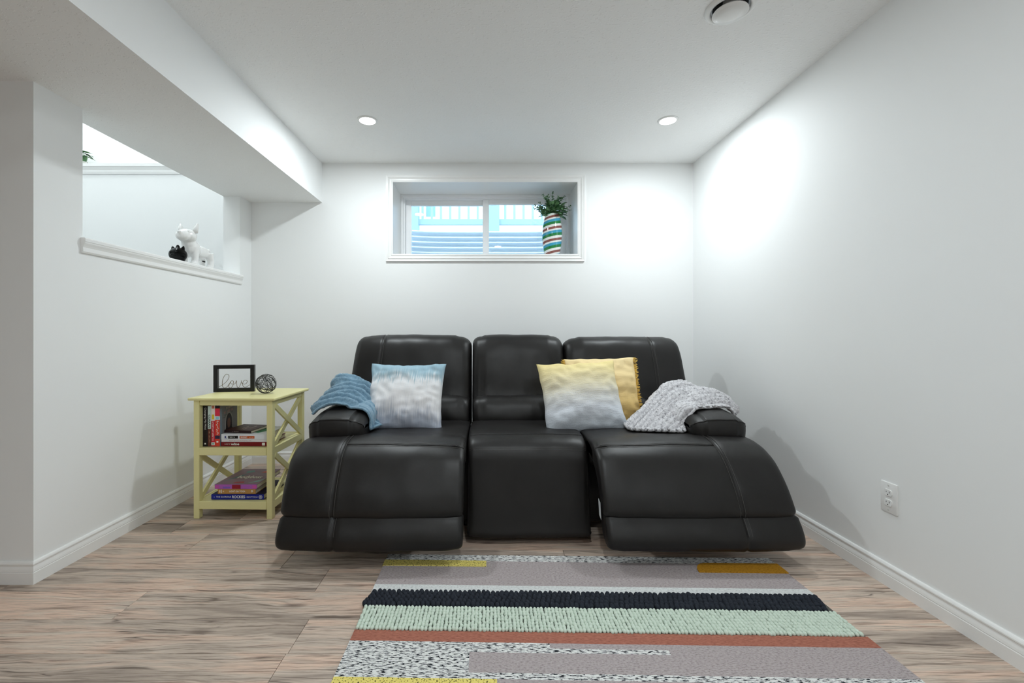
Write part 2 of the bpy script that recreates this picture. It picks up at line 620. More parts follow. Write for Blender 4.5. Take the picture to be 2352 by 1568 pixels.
    def build(self, name, mat, parent=None, origin=None, smooth=False, local=False, angle=None):
        if parent is not None and not local:
            o = rootloc(parent)
        elif origin is not None:
            o = Vector(origin)
        else:
            o = Vector((0, 0, 0))
        me = bpy.data.meshes.new(name)
        me.from_pydata([(p[0] - o.x, p[1] - o.y, p[2] - o.z) for p in self.v], [], self.f)
        me.materials.append(M[mat] if isinstance(mat, str) else mat)
        bm = bmesh.new(); bm.from_mesh(me)
        bmesh.ops.recalc_face_normals(bm, faces=bm.faces)
        bm.to_mesh(me); bm.free()
        if smooth:
            me.polygons.foreach_set('use_smooth', [True] * len(me.polygons))
            if angle:
                try:
                    me.set_sharp_from_angle(angle=math.radians(angle))
                except Exception:
                    pass
        me.update()
        ob = bpy.data.objects.new(name, me)
        COL.objects.link(ob)
        if parent is not None:
            ob.parent = parent
        elif origin is not None:
            ob.location = o
        return ob


def tag(o, label=None, cat=None, group=None, kind=None):
    if label: o['label'] = label
    if cat: o['category'] = cat
    if group: o['group'] = group
    if kind: o['kind'] = kind
    return o


def thing(name, label, cat, loc=(0, 0, 0), rz=0.0, group=None, kind=None):
    o = bpy.data.objects.new(name, None)
    o.empty_display_size = 0.05
    COL.objects.link(o)
    o.location = loc
    o.rotation_euler = (0, 0, rz)
    return tag(o, label, cat, group, kind)


def cat_rom(pts, n, closed=True):
    pts = [Vector(p) for p in pts]
    m = len(pts)
    out = []
    segs = m if closed else m - 1
    for s in range(segs):
        def g(i):
            return pts[i % m] if closed else pts[max(0, min(m - 1, i))]
        p0, p1, p2, p3 = g(s - 1), g(s), g(s + 1), g(s + 2)
        for k in range(n):
            t = k / n
            out.append(0.5 * ((2 * p1) + (p2 - p0) * t + (2 * p0 - 5 * p1 + 4 * p2 - p3) * t * t + (3 * p1 - p0 - 3 * p2 + p3) * t ** 3))
    if not closed:
        out.append(pts[-1].copy())
    return out


# ================================================================== THE SETTING
def S(o, label):
    return tag(o, label, None, None, 'structure')


EXT = 0.12
# ---- floor: slab with planks
slab = MB().box(XW - EXT, XR + EXT, YREAR - EXT, YB + 0.4, -0.12, -0.006).build('floor', plain('concrete_slab', srgb(120, 116, 110), 0.9, 0.1))
S(slab, 'grey brown wood look plank floor')
PW, PL = 0.165, 1.22
rnd = random.Random(3)
row0 = 1.375
k0 = math.floor((YREAR - row0) / PW)
planks = []
for k in range(k0, 40):
    y0 = row0 + k * PW
    if y0 >= YB: break
    ya, yb = max(y0, YREAR), min(y0 + PW, YB)
    left = XW if y0 < YJ else XL - 0.02
    # one joint in row 0 falls at x=-0.62 as in the photograph
    joint = {0: -0.615, -1: -0.62, 1: -1.30, 2: -0.66, 3: 0.35}.get(k, rnd.uniform(0, PL))
    x = joint
    while x > left: x -= PL
    while x < XR:
        xa, xb = max(x, left), min(x + PL, XR)
        if xb - xa > 0.02 and yb - ya > 0.01:
            g = 0.0007
            o = MB().cbox(xa + g, xb - g, ya + g, yb - g, -0.006, 0.0, 0.0008, 1).build('plank', 'plank', slab, local=True)
            c = Vector(((xa + xb) / 2, (ya + yb) / 2, 0))
            for vv in o.data.vertices: vv.co -= c
            o.location = c
        x += PL

# ---- ceilings
cm = MB()
VX, VY, VH = 0.975, 1.775, 0.0655     # square hole of the air duct
cm.box(XS, VX - VH, YREAR - EXT, YB + 0.4, ZC, ZC + 0.3)
cm.box(VX + VH, XR + EXT, YREAR - EXT, YB + 0.4, ZC, ZC + 0.3)
cm.box(VX - VH, VX + VH, YREAR - EXT, VY - VH, ZC, ZC + 0.3)
cm.box(VX - VH, VX + VH, VY + VH, YB + 0.4, ZC, ZC + 0.3)
cm.box(XW - EXT, -2.6, YREAR - EXT, YJ + WT, ZC, ZC + 0.3)
S(cm.build('ceiling', 'ceiling'), 'white textured ceiling with recessed lights')
sm = MB()
sm.box(XL - WT, XS, YJ, YB + 0.02, ZS, ZC + 0.3)
sm.box(-2.6, XS, YREAR - EXT, YJ, ZS, ZC + 0.3)
so = sm.build('ceiling_bulkhead', 'ceiling')
so.data.materials.append(M['wall'])
for pl in so.data.polygons:
    if abs(pl.normal.x) > 0.5: pl.material_index = 1
S(so, 'dropped bulkhead box along the left side of the ceiling')

# ---- walls
WX0, WX1, WZ0, WZ1 = -0.717, 0.70, 1.593, 2.15   # window hole
wb = MB()
wb.box(XL - WT, WX0, YB, YB + 0.4, -0.1, ZC + 0.3)
wb.box(WX1, XR + EXT, YB, YB + 0.4, -0.1, ZC + 0.3)
wb.box(WX0, WX1, YB, YB + 0.4, -0.1, WZ0)
wb.box(WX0, WX1, YB, YB + 0.4, WZ1, ZC + 0.3)
S(wb.build('wall_back', 'wall'), 'white back wall behind the sofa with window opening')
S(MB().box(XR, XR + EXT, YREAR - EXT, YB + 0.4, -0.1, ZC + 0.3).build('wall_right', 'wall'), 'plain white wall with the electrical outlet')
OY0, OY1, OZ = 1.98, 3.244, 1.40
wl = MB()
wl.box(XL - WT, XL, YJ, OY0, -0.1, ZS + 0.01)
wl.box(XL - WT, XL, OY0, OY1, -0.1, OZ)
wl.box(XL - WT, XL, OY1, YB + 0.01, -0.1, ZS + 0.01)
S(wl.build('wall_left', 'wall'), 'white wall with a pass-through opening to the stairwell')
wj = MB().box(XW - EXT, XL - WT, YJ, YJ + WT, -0.1, ZTOP)
wj.box(XL - WT, XL - WT + 0.1, YJ + 0.01, YJ + WT, ZC + 0.25, ZTOP)
S(wj.build('wall_front_left', 'wall'), 'short white wall section turning the corner beside the opening')
S(MB().box(XW - EXT, XR + EXT, YREAR - EXT, YREAR, -0.1, ZC + 0.3).build('wall_rear', 'wall'), 'white wall closing the room opposite the sofa')
S(MB().box(XW - EXT, XW, YREAR - EXT, YB + 0.4, -0.1, ZTOP).build('wall_far_left', 'wall'), 'white far side wall of the room and stairwell')
# stairwell: foundation wall with ledge, upper wall set back
LZ = 2.275
ws = MB()
ws.box(XW - EXT, XL - WT, YB, YB + 0.4, -0.1, LZ)
ws.box(XW - EXT, XL - WT + 0.1, YB + 0.22, YB + 0.4, LZ, ZTOP)
S(ws.build('wall_stairwell', 'wall'), 'white stairwell wall seen through the opening with a ledge')
wi = MB().box(XL - WT, XL - WT + 0.1, YJ, YB + 0.4, ZC + 0.28, ZTOP)
S(wi.build('wall_stairwell_side', 'wall'), 'white upper side wall of the stairwell')
S(MB().box(XW - EXT, XL - WT + 0.1, YJ, YB + 0.4, ZTOP, ZTOP + 0.1).build('ceiling_stairwell', 'ceiling'), 'white ceiling high above the stairwell')

# ---- mouldings
BASE = [(0, 0.0), (0.014, 0.0), (0.014, 0.045), (0.0118, 0.0475), (0.0135, 0.050), (0.012, 0.058), (0.0088, 0.068), (0.0085, 0.0725),
        (0.0112, 0.075), (0.0112, 0.0795), (0.008, 0.085), (0.005, 0.088), (0, 0.088)]


def putz(p, h):
    return (p.x, p.y, h)


S(MB().sweep([(XR, YREAR), (XR, YB - 0.014)], BASE, putz).build('baseboard_right', 'trim'), 'white moulded baseboard along the outlet wall')
S(MB().sweep([(XR, YB), (XL, YB)], BASE, putz).build('baseboard_back', 'trim'), 'white moulded baseboard behind the sofa')
S(MB().sweep([(XL, YB - 0.014), (XL, YJ), (XW, YJ)], BASE, putz).build('baseboard_left', 'trim'), 'white moulded baseboard turning the corner under the opening')
# sill moulding of the pass-through
SILLM = [(-0.002, -0.055), (0.008, -0.055), (0.012, -0.048), (0.011, -0.030), (0.014, -0.022), (0.019, -0.012), (0.020, -0.006), (0.022, -0.004), (0.022, 0.008),
         (0.019, 0.013), (-0.002, 0.013)]
sill = MB().sweep([(XL, OY1 + 0.01), (XL, OY0 - 0.01)], [(a, h + OZ + 0.004) for a, h in SILLM], putz)
sill.box(XL - WT - 0.012, XL, OY0, OY1, OZ, OZ + 0.017)
S(sill.build('trim_1', 'trim'), 'white moulded sill under the figurines')
LEDGEM = [(-0.002, -0.065), (0.007, -0.065), (0.010, -0.05), (0.009, -0.035), (0.015, -0.02), (0.018, -0.012), (0.021, -0.010), (0.021, 0.012), (-0.002, 0.012)]
led = MB().sweep([(XL - WT, YB), (XW, YB)], [(a, h + LZ) for a, h in LEDGEM], putz)
led.box(XW, XL - WT, YB, YB + 0.22, LZ - 0.004, LZ + 0.012)
S(led.build('trim_2', 'trim'), 'white moulded ledge on the stairwell wall')

# ---- window
win = thing('window_1', 'small high sliding window with white casing above the sofa', None, (0, YB, WZ0), kind='structure')
del_cat = None
CAS = [(-0.004, 0.0), (-0.004, 0.012), (0.006, 0.014), (0.010, 0.0105), (0.020, 0.0115), (0.030, 0.017), (0.034, 0.013), (0.040, 0.014), (0.049, 0.016), (0.050, 0.0)]


def putc(p, h):
    return (p.x, YB - h, p.y)


# clockwise in x,z so that the left-hand side points outwards
MB().sweep([(WX0, WZ0), (WX0, WZ1), (WX1, WZ1), (WX1, WZ0)], CAS, putc, closed=True).build('casing', 'trim', win)
rv = 0.004
rev = MB()
rev.box(WX0, WX0 + rv, YB, YB + 0.30, WZ0, WZ1).box(WX1 - rv, WX1, YB, YB + 0.30, WZ0, WZ1)
rev.box(WX0, WX1, YB, YB + 0.30, WZ1 - rv, WZ1).box(WX0, WX1, YB, YB + 0.30, WZ0 - 0.001, WZ0 + rv)
rev.build('jamb_liner', 'trim', win)
YF = YB + 0.29


def rect_frame(mb, x0, x1, z0, z1, y0, y1, w):
    wl_, wr_, wt_, wb_ = w if isinstance(w, tuple) else (w, w, w, w)
    mb.cbox(x0, x0 + wl_, y0, y1, z0, z1, 0.002, 1)
    mb.cbox(x1 - wr_, x1, y0, y1, z0, z1, 0.002, 1)
    mb.cbox(x0 + wl_, x1 - wr_, y0, y1, z1 - wt_, z1, 0.002, 1)
    mb.cbox(x0 + wl_, x1 - wr_, y0, y1, z0, z0 + wb_, 0.002, 1)
    return mb


a0, a1, b0, b1 = WX0 + rv, WX1 - rv, WZ0 + rv, WZ1 - rv
fm = MB()
rect_frame(fm, a0, a1, b0, b1, YF, YF + 0.10, 0.022)
rect_frame(fm, a0 + 0.02, a1 - 0.02, b0 + 0.02, b1 - 0.02, YF + 0.022, YF + 0.10, 0.014)
fm.build('outer_frame', 'vinyl', win)
XM0, XM1 = -0.030, 0.022
sl = rect_frame(MB(), a0 + 0.034, XM1 - 0.01, b0 + 0.034, b1 - 0.034, YF + 0.062, YF + 0.092, (0.045, 0.03, 0.040, 0.02))
sl.build('sash', 'vinyl', win)
sr = rect_frame(MB(), XM0, a1 - 0.034, b0 + 0.034, b1 - 0.034, YF + 0.03, YF + 0.06, (0.052, 0.045, 0.040, 0.02))
sr.build('sash', 'vinyl', win)
MB().box(a0 + 0.07, XM1 - 0.03, YF + 0.074, YF + 0.078, b0 + 0.05, b1 - 0.07).build('pane', 'glass', win)
MB().box(XM1 - 0.005, a1 - 0.07, YF + 0.042, YF + 0.046, b0 + 0.05, b1 - 0.07).build('pane', 'glass', win)

# ---- outside: ground, window well, railing, neighbouring house
GZ = 2.04
YO = YB + 0.4
S(MB().box(-14, -1.1, YO, 22, GZ - 0.5, GZ).box(1.1, 14, YO, 22, GZ - 0.5, GZ).box(-1.1, 1.1, YO + 0.95, 22, GZ - 0.5, GZ)
  .box(-1.1, 1.1, YO, YO + 0.95, 1.2, 1.3).build('ground_outside', 'ground'), 'pale ground outside at the top of the window well')
well = thing('window_well', 'corrugated galvanised steel window well outside the glass', 'window well', (0, YO, 1.3))
WW, WD = 1.0, 0.86


def wellplan(t):
    e = 0.42
    c, s = math.cos(t), math.sin(t)
    return Vector((WW * math.copysign(abs(c) ** e, c), YO + WD * abs(s) ** e))


wm = MB()
plan = [wellplan(PI * (1 - (i / 72))) for i in range(73)]
zs = [1.3 + 0.75 * j / 112 for j in range(113)]
vs, fs = [], []
for z in zs:
    off = 0.018 * math.sin(2 * PI * z / 0.0535)
    for i, p in enumerate(plan):
        q0 = plan[max(0, i - 1)]; q1 = plan[min(72, i + 1)]
        d = (q1 - q0).normalized()
        nn = Vector((d.y, -d.x))
        vs.append((p.x + nn.x * off, max(YO + 0.001, p.y + nn.y * off), z))
for j in range(112):
    for i in range(72):
        fs.append((j * 73 + i, j * 73 + i + 1, (j + 1) * 73 + i + 1, (j + 1) * 73 + i))
wm.add(vs, fs).build('corrugated_wall', 'steelwell', well, smooth=True)
MB().tube([(p.x, p.y, 2.052) for p in plan], 0.012, 8).build('rolled_rim', 'steelwell', well, smooth=True)

YD = 6.0
dk = thing('deck_railing', 'blue grey deck railing with square balusters seen through the window', 'railing', (0, YD, GZ))
MB().cbox(-1.02, 3.2, YD - 0.02, YD + 0.02, 2.455, 2.535, 0.004, 1).build('bottom_rail', 'deck', dk)
MB().cbox(-1.02, 3.2, YD - 0.03, YD + 0.03, 3.20, 3.26, 0.004, 1).build('top_rail', 'deck', dk)
for px in (-0.98, 0.105, 1.75):
    MB().cbox(px - 0.07, px + 0.07, YD - 0.07, YD + 0.07, GZ, 3.35, 0.006, 1).build('post', 'deck', dk)
bal = None
bx_ = -0.86
while bx_ < 3.1:
    if all(abs(bx_ - p) > 0.11 for p in (0.105, 1.75)):
        if bal is None:
            bal = MB().cbox(-0.015, 0.015, -0.015, 0.015, 2.53 - GZ, 3.20 - GZ, 0.002, 1).build('baluster', 'deck', dk, local=True)
            bal.location = (bx_, 0, 0)
        else:
            c = bal.copy(); COL.objects.link(c); c.location = (bx_, 0, 0)
    bx_ += 0.124
house = thing('neighbour_house', 'pale horizontal siding house wall beyond the deck railing', 'house', (0, 8.6, GZ))
brd = None
for k in range(22):
    z = GZ - 0.05 + k * 0.145
    if brd is None:
        brd = MB().obox((0, 0, 0.0725), (3.6, 0, 0), (0, 0.006, 0), (0, -0.012, 0.076)).build('siding_board', 'siding', house, local=True)
        brd.location = (2.15, 0, z - GZ)
    else:
        c = brd.copy(); COL.objects.link(c); c.location = (2.15, 0, z - GZ)
MB().box(-1.45, 5.8, 8.63, 8.9, GZ - 0.5, 5.4).build('wall_sheathing', 'siding', house)
MB().box(-1.50, -1.36, 8.56, 8.66, GZ, 5.4).build('corner_trim', 'exttrim', house)
MB().box(-1.22, -0.92, 8.55, 8.62, 3.18, 4.2).build('window_trim', 'exttrim', house)
wt_ = MB().box(-1.16, -0.98, 8.54, 8.56, 3.24, 4.14).build('window_pane', 'extglass', house)
MB().box(0.98, 1.22, 8.50, 8.6, GZ + 0.02, 2.68).build('foundation_vent', 'deck', house)

# ================================================================== CEILING FIXTURES
pot0 = None
for i, (x, y) in enumerate(POTS):
    off = ('', '', '_offscreen', '_rear_offscreen', '_rear_side_offscreen')[i]
    lab = ['lit recessed ceiling light nearer the bulkhead, in front of the window wall',
           'lit recessed ceiling light nearer the outlet wall, in front of the window wall',
           'lit recessed ceiling light above the striped rug',
           'lit recessed ceiling light at the bulkhead side opposite the sofa',
           'lit recessed ceiling light at the outlet wall side opposite the sofa'][i]
    t = thing('recessed_light' + off, lab, 'ceiling light', (x, y, ZC), group='recessed ceiling lights')
    if pot0 is None:
        pr = [(0.036, -0.0035), (0.047, -0.004), (0.058, -0.002), (0.060, 0.0), (0.058, 0.001), (0.036, 0.001)]
        a = MB().lathe([(0.0365, -0.0045), (0.047, -0.0055), (0.058, -0.003), (0.061, 0.0)], n=40).build('trim_ring', 'plastic', t, smooth=True, local=True)
        b = MB().lathe([(0.048, -0.0056), (0.044, -0.0072), (0.02, -0.009), (0.001, -0.0094)], n=32).build('lens', 'lens', t, smooth=True, local=True)
        pot0 = (a, b)
    else:
        for s in pot0:
            c = s.copy(); COL.objects.link(c); c.parent = t
            if off and 'lens' in s.name: c.name = 'lens' + off
    ld = bpy.data.lights.new('pot_lamp' + off, 'AREA')
    ld.shape = 'DISK'; ld.size = 0.09
    ld.energy = POT_W
    ld.color = LAMP_COL
    lo = bpy.data.objects.new('pot_lamp' + off, ld)
    COL.objects.link(lo); lo.parent = t; lo.location = (0, 0, -0.012)

st = thing('stairwell_light_offscreen', 'flush lamp on the high stairwell ceiling', 'ceiling light', (-2.9, 2.8, ZTOP))
MB().lathe([(0.16, 0), (0.165, -0.02), (0.15, -0.05), (0.08, -0.075), (0.001, -0.08)], n=32).build('shade', 'lens', st, smooth=True, local=True)
ld = bpy.data.lights.new('stair_lamp_offscreen', 'AREA'); ld.shape = 'DISK'; ld.size = 0.35; ld.energy = STAIR_W; ld.color = LAMP_COL
lo = bpy.data.objects.new('stair_lamp_offscreen', ld); COL.objects.link(lo); lo.parent = st; lo.location = (0, 0, -0.09)

vt = thing('air_diffuser', 'round white ceiling air vent with a raised centre disc', 'vent', (0.975, 1.775, ZC))
MB().lathe([(0.093, 0), (0.094, -0.004), (0.088, -0.010), (0.078, -0.013), (0.072, -0.010), (0.070, 0.0)], n=48, cap=False).build('flange', 'plastic', vt, smooth=True, local=True)
MB().lathe([(0.070, 0.0), (0.0645, 0.001), (0.0645, 0.10), (0.001, 0.10)], n=40, cap=False).build('duct', plain('duct_steel', srgb(150, 152, 154), 0.45, 0.5, metal=0.7), vt, smooth=True, local=True, angle=40)
MB().lathe([(0.026, 0.03), (0.028, -0.004), (0.030, -0.012), (0.064, -0.019), (0.066, -0.023), (0.062, -0.027), (0.055, -0.0275), (0.053, -0.030), (0.03, -0.033), (0.001, -0.0335)], n=48).build('disc', 'plastic', vt, smooth=True, local=True, angle=50)

# ---- outlet
oy, oz = 1.742, 0.347
ot = thing('wall_outlet', 'white duplex electrical outlet on the plain wall', 'outlet', (XR, oy, oz))
MB().cbox(XR - 0.0055, XR + 0.001, oy - 0.036, oy + 0.036, oz - 0.0595, oz + 0.0595, 0.0035, 2).build('cover_plate', 'plastic', ot, smooth=True, angle=40)
for s in (1, -1):
    zc = oz + s * 0.0195
    pts = []
    for k in range(28):
        a = 2 * PI * k / 28
        yy, zz = 0.0172 * math.cos(a), 0.0172 * math.sin(a)
        pts.append((oy + yy, zc + max(-0.0125, min(0.0125, zz))))
    n = len(pts)
    r = MB().add([(XR - 0.0055, y, z) for y, z in pts] + [(XR - 0.0085, y, z) for y, z in pts],
                 [tuple(range(n)), tuple(range(2 * n - 1, n - 1, -1))] + [(i, (i + 1) % n, (i + 1) % n + n, i + n) for i in range(n)]).build('receptacle', 'plastic', ot)
    MB().box(XR - 0.0088, XR - 0.006, oy - 0.0075, oy - 0.0055, zc - 0.001, zc + 0.0065).build('slot', 'dark', r)  # solid dark boxes: the shade inside each slot is put into the colour
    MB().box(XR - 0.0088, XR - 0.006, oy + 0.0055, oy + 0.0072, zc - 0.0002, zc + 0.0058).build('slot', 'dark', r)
    MB().lathe([(0.0022, -0.0088), (0.0022, -0.006)], (XR, oy, zc - 0.0068), 10, 'X').build('ground_hole', 'dark', r)  # solid dark disc, the hole's shade painted likewise
for s in (1, -1):
    MB().lathe([(0.0032, -0.0068), (0.0030, -0.005)], (XR, oy, oz + s * 0.048), 12, 'X').build('screw', 'screw', ot)

# ================================================================== SOFA
SX0, SX1 = -0.885, 1.295
SA, SB = -0.094, 0.496       # edges of the middle seat
sofa = thing('reclining_sofa', 'dark brown leather three seat reclining sofa with footrests lowered', 'sofa', (0.205, 2.6, 0))


def poly_normals(ps):
    n = len(ps)
    area = sum(ps[i].x * ps[(i + 1) % n].y - ps[(i + 1) % n].x * ps[i].y for i in range(n))
    sg = 1 if area > 0 else -1
    out = []
    for i in range(n):
        d = (ps[(i + 1) % n] - ps[i - 1])
        if d.length < 1e-9: d = Vector((1, 0))
        d.normalize()
        out.append(Vector((d.y, -d.x)) * sg)
    return out


def loft_x(prof, x0, x1, r0=0.04, r1=0.04, crown=0.006, seams=(), sub=5, wr=0.0, shear=None, rk=0.6):
    """closed (y,z) profile carried along x with rounded ends, a soft crown, sunken seams and slight wrinkles"""
    ps = cat_rom([(a, b, 0) for a, b in prof], sub)
    ps = [Vector((p.x, p.y)) for p in ps]
    nn = poly_normals(ps)
    secs = []
    for k in range(7):
        th = (k / 6) * PI / 2
        secs.append((x0 + r0 * (1 - math.cos(th)), r0 * rk * (1 - math.sin(th))))
    inner = []
    for k in range(1, 24):
        inner.append(x0 + r0 + (x1 - r1 - x0 - r0) * k / 24)
    for s in seams:
        inner = [x for x in inner if abs(x - s) > 0.016]
        inner += [s - 0.014, s - 0.006, s, s + 0.006, s + 0.014]
    for x in sorted(inner):
        u = (x - x0) / (x1 - x0)
        ins = -crown * math.sin(PI * u) ** 0.6
        for s in seams:
            d = abs(x - s)
            if d < 0.0145: ins += {0: 0.005}.get(round(d * 1000), 0.0035 if d < 0.01 else 0.0)
        secs.append((x, ins))
    for k in range(7):
        th = PI / 2 - (k / 6) * PI / 2
        secs.append((x1 - r1 * (1 - math.cos(th)), r1 * rk * (1 - math.sin(th))))
    m = len(ps)
    v, f = [], []

    def surf(x, i, ins=None, off=0.0):
        if ins is None:
            u = min(1, max(0, (x - x0) / (x1 - x0)))
            ins = -crown * math.sin(PI * u) ** 0.6
            if x < x0 + r0: ins = r0 * rk * (1 - math.sqrt(max(0, 1 - ((x0 + r0 - x) / r0) ** 2)))
            if x > x1 - r1: ins = r1 * rk * (1 - math.sqrt(max(0, 1 - ((x - x1 + r1) / r1) ** 2)))
        i %= len(ps)
        q = ps[i] - nn[i] * ins
        w = 0.0
        if wr:
            w = wr * noise.noise(Vector((x * 7, q.x * 6, q.y * 6))) + wr * 0.5 * noise.noise(Vector((x * 19, q.x * 11 + 3, q.y * 11)))
        q = q + nn[i] * (w + off)
        return (x, q.x, q.y)
    for (x, ins) in secs:
        for i in range(m):
            v.append(surf(x, i, ins))
    for j in range(len(secs) - 1):
        for i in range(m):
            f.append((j * m + i, j * m + (i + 1) % m, (j + 1) * m + (i + 1) % m, (j + 1) * m + i))
    f.append(tuple(range(m - 1, -1, -1)))
    f.append(tuple((len(secs) - 1) * m + i for i in range(m)))
    mb = MB().add(v, f)
    mb.prof = ps; mb.nrm = nn; mb.surf = surf
    return mb


def stitch(parent, path):
    return MB().tube(path, 0.0011, 5).build('stitching', 'stitch', parent, smooth=True)


def prof_path(mb, x, lo, hi, off):
    """points of the profile between indices lo..hi at x, lifted by off"""
    return [mb.surf(x, i, None, off) for i in range(lo, hi)]


LE = 'leather'
# frame and feet
MB().cbox(SX0 + 0.03, SX1 - 0.03, 2.24, 3.02, 0.04, 0.36, 0.02, 3).build('base', LE, sofa, smooth=True, angle=50)
for fx in (SX0 + 0.10, SA, SB, SX1 - 0.10):
    for fy in (2.32, 2.95):
        MB().lathe([(0.03, 0.0), (0.034, 0.01), (0.034, 0.05)], (fx, fy, 0), 16).build('foot', 'metal', sofa)

# back cushions
BACK = [(2.80, 0.52), (2.825, 0.64), (2.855, 0.78), (2.885, 0.885), (2.925, 0.948), (2.99, 0.972), (3.055, 0.95), (3.09, 0.86), (3.10, 0.62), (3.09, 0.36), (2.98, 0.34), (2.86, 0.38)]


def back(x0, x1, r0, r1, dz, seams):
    mb = loft_x([(a, b + dz if b > 0.6 else b) for a, b in BACK], x0, x1, r0, r1, 0.012, seams, 6, 0.004, rk=0.75)
    def flare(x, z):
        k = max(0.0, 0.95 - z) * 0.095
        if x < SA: return x - k * (SA - x) / 0.78
        if x > SB: return x + k * (x - SB) / 0.78
        return x
    mb.v = [(flare(x, z), y, z) for x, y, z in mb.v]
    o = mb.build('back_cushion', LE, sofa, smooth=True)
    for s in seams:
        for d in (-0.009, 0.009):
            stitch(o, [(flare(x, z), y, z) for x, y, z in prof_path(mb, s + d, 6, 34, 0.0)])
    return o


back(SX0 + 0.034, SA - 0.004, 0.055, 0.085, 0.0, (-0.672,))
bmid = back(SA + 0.004, SB + 0.008, 0.06, 0.07, 0.001, ())
back(SB + 0.014, SX1 - 0.030, 0.085, 0.055, -0.012, (1.075,))
MB().ellipsoid((0.108, 2.843, 0.755), (0.005, 0.003, 0.005), 10, 6).build('snap_button', plain('rosy_metal', srgb(190, 150, 140), 0.3, 0.5), bmid, smooth=True)
LUM = [(2.79, 0.590), (2.755, 0.602), (2.71, 0.585), (2.68, 0.54), (2.668, 0.48), (2.685, 0.42), (2.73, 0.385), (2.84, 0.39), (2.84, 0.58)]
for x0, x1 in ((SX0 + 0.30, SA - 0.012), (SA + 0.012, SB - 0.004), (SB + 0.022, SX1 - 0.30)):
    mb = loft_x(LUM, x0, x1, 0.05, 0.05, 0.010, (), 6, 0.007, rk=0.55)
    o = mb.build('lumbar_cushion', LE, sofa, smooth=True)
    for xx in (x0 + 0.006, x1 - 0.006):
        MB().tube([(xx, mb.prof[i].x - mb.nrm[i].x * 0.022, mb.prof[i].y - mb.nrm[i].y * 0.022) for i in range(2, 34)], 0.0026, 6).build('piping', LE, o, smooth=True)

# seats
SEAT = [(2.78, 0.455), (2.55, 0.470), (2.35, 0.482), (2.20, 0.483), (2.11, 0.474), (2.05, 0.455), (2.03, 0.42), (2.06, 0.37), (2.20, 0.34), (2.5, 0.33), (2.78, 0.33), (2.82, 0.40)]
for x0, x1 in ((SX0 + 0.245, SA - 0.004), (SB + 0.004, SX1 - 0.245)):
    mb = loft_x([(a + (0.045 if a < 2.3 else 0.0), b) for a, b in SEAT], x0, x1, 0.03, 0.03, 0.006, (), 6, 0.003)
    mb.build('seat_cushion', LE, sofa, smooth=True)
CEN = [(2.78, 0.445), (2.55, 0.475), (2.36, 0.485), (2.25, 0.478), (2.185, 0.452), (2.150, 0.405), (2.132, 0.33), (2.108, 0.21), (2.085, 0.10), (2.075, 0.045), (2.11, 0.036),
       (2.30, 0.036), (2.40, 0.10), (2.45, 0.28), (2.6, 0.33), (2.8, 0.34)]
mb = loft_x(CEN, SA + 0.003, SB - 0.002, 0.035, 0.035, 0.004, (), 6, 0.0025)
cs = mb.build('middle_seat', LE, sofa, smooth=True)


def cross_seam(parent, pts, xa, xb, gap=0.010, arch=0.0):
    for d in (-gap / 2, gap / 2):
        path = []
        for k in range(25):
            u = k / 24
            x = xa + (xb - xa) * u
            path.append((x, pts[0] + arch * math.sin(PI * u), pts[1] + d))
        stitch(parent, path)


# sunken welt lines across the middle seat front
i0 = min(range(len(mb.prof)), key=lambda i: (mb.prof[i] - Vector((2.168, 0.432))).length)
for j in (i0, i0 + 1):
    stitch(cs, [mb.surf(SA + 0.012 + (SB - SA - 0.024) * k / 24, j, None, 0.0003) for k in range(25)])
i1 = min(range(len(mb.prof)), key=lambda i: (mb.prof[i] - Vector((2.25, 0.478))).length)
MB().tube([mb.surf(SA + 0.014 + (SB - SA - 0.028) * k / 24, i1, None, 0.0006 * noise.noise(Vector((k * 0.4, 0, 0)))) for k in range(25)], 0.003, 6).build('piping', LE, cs, smooth=True)

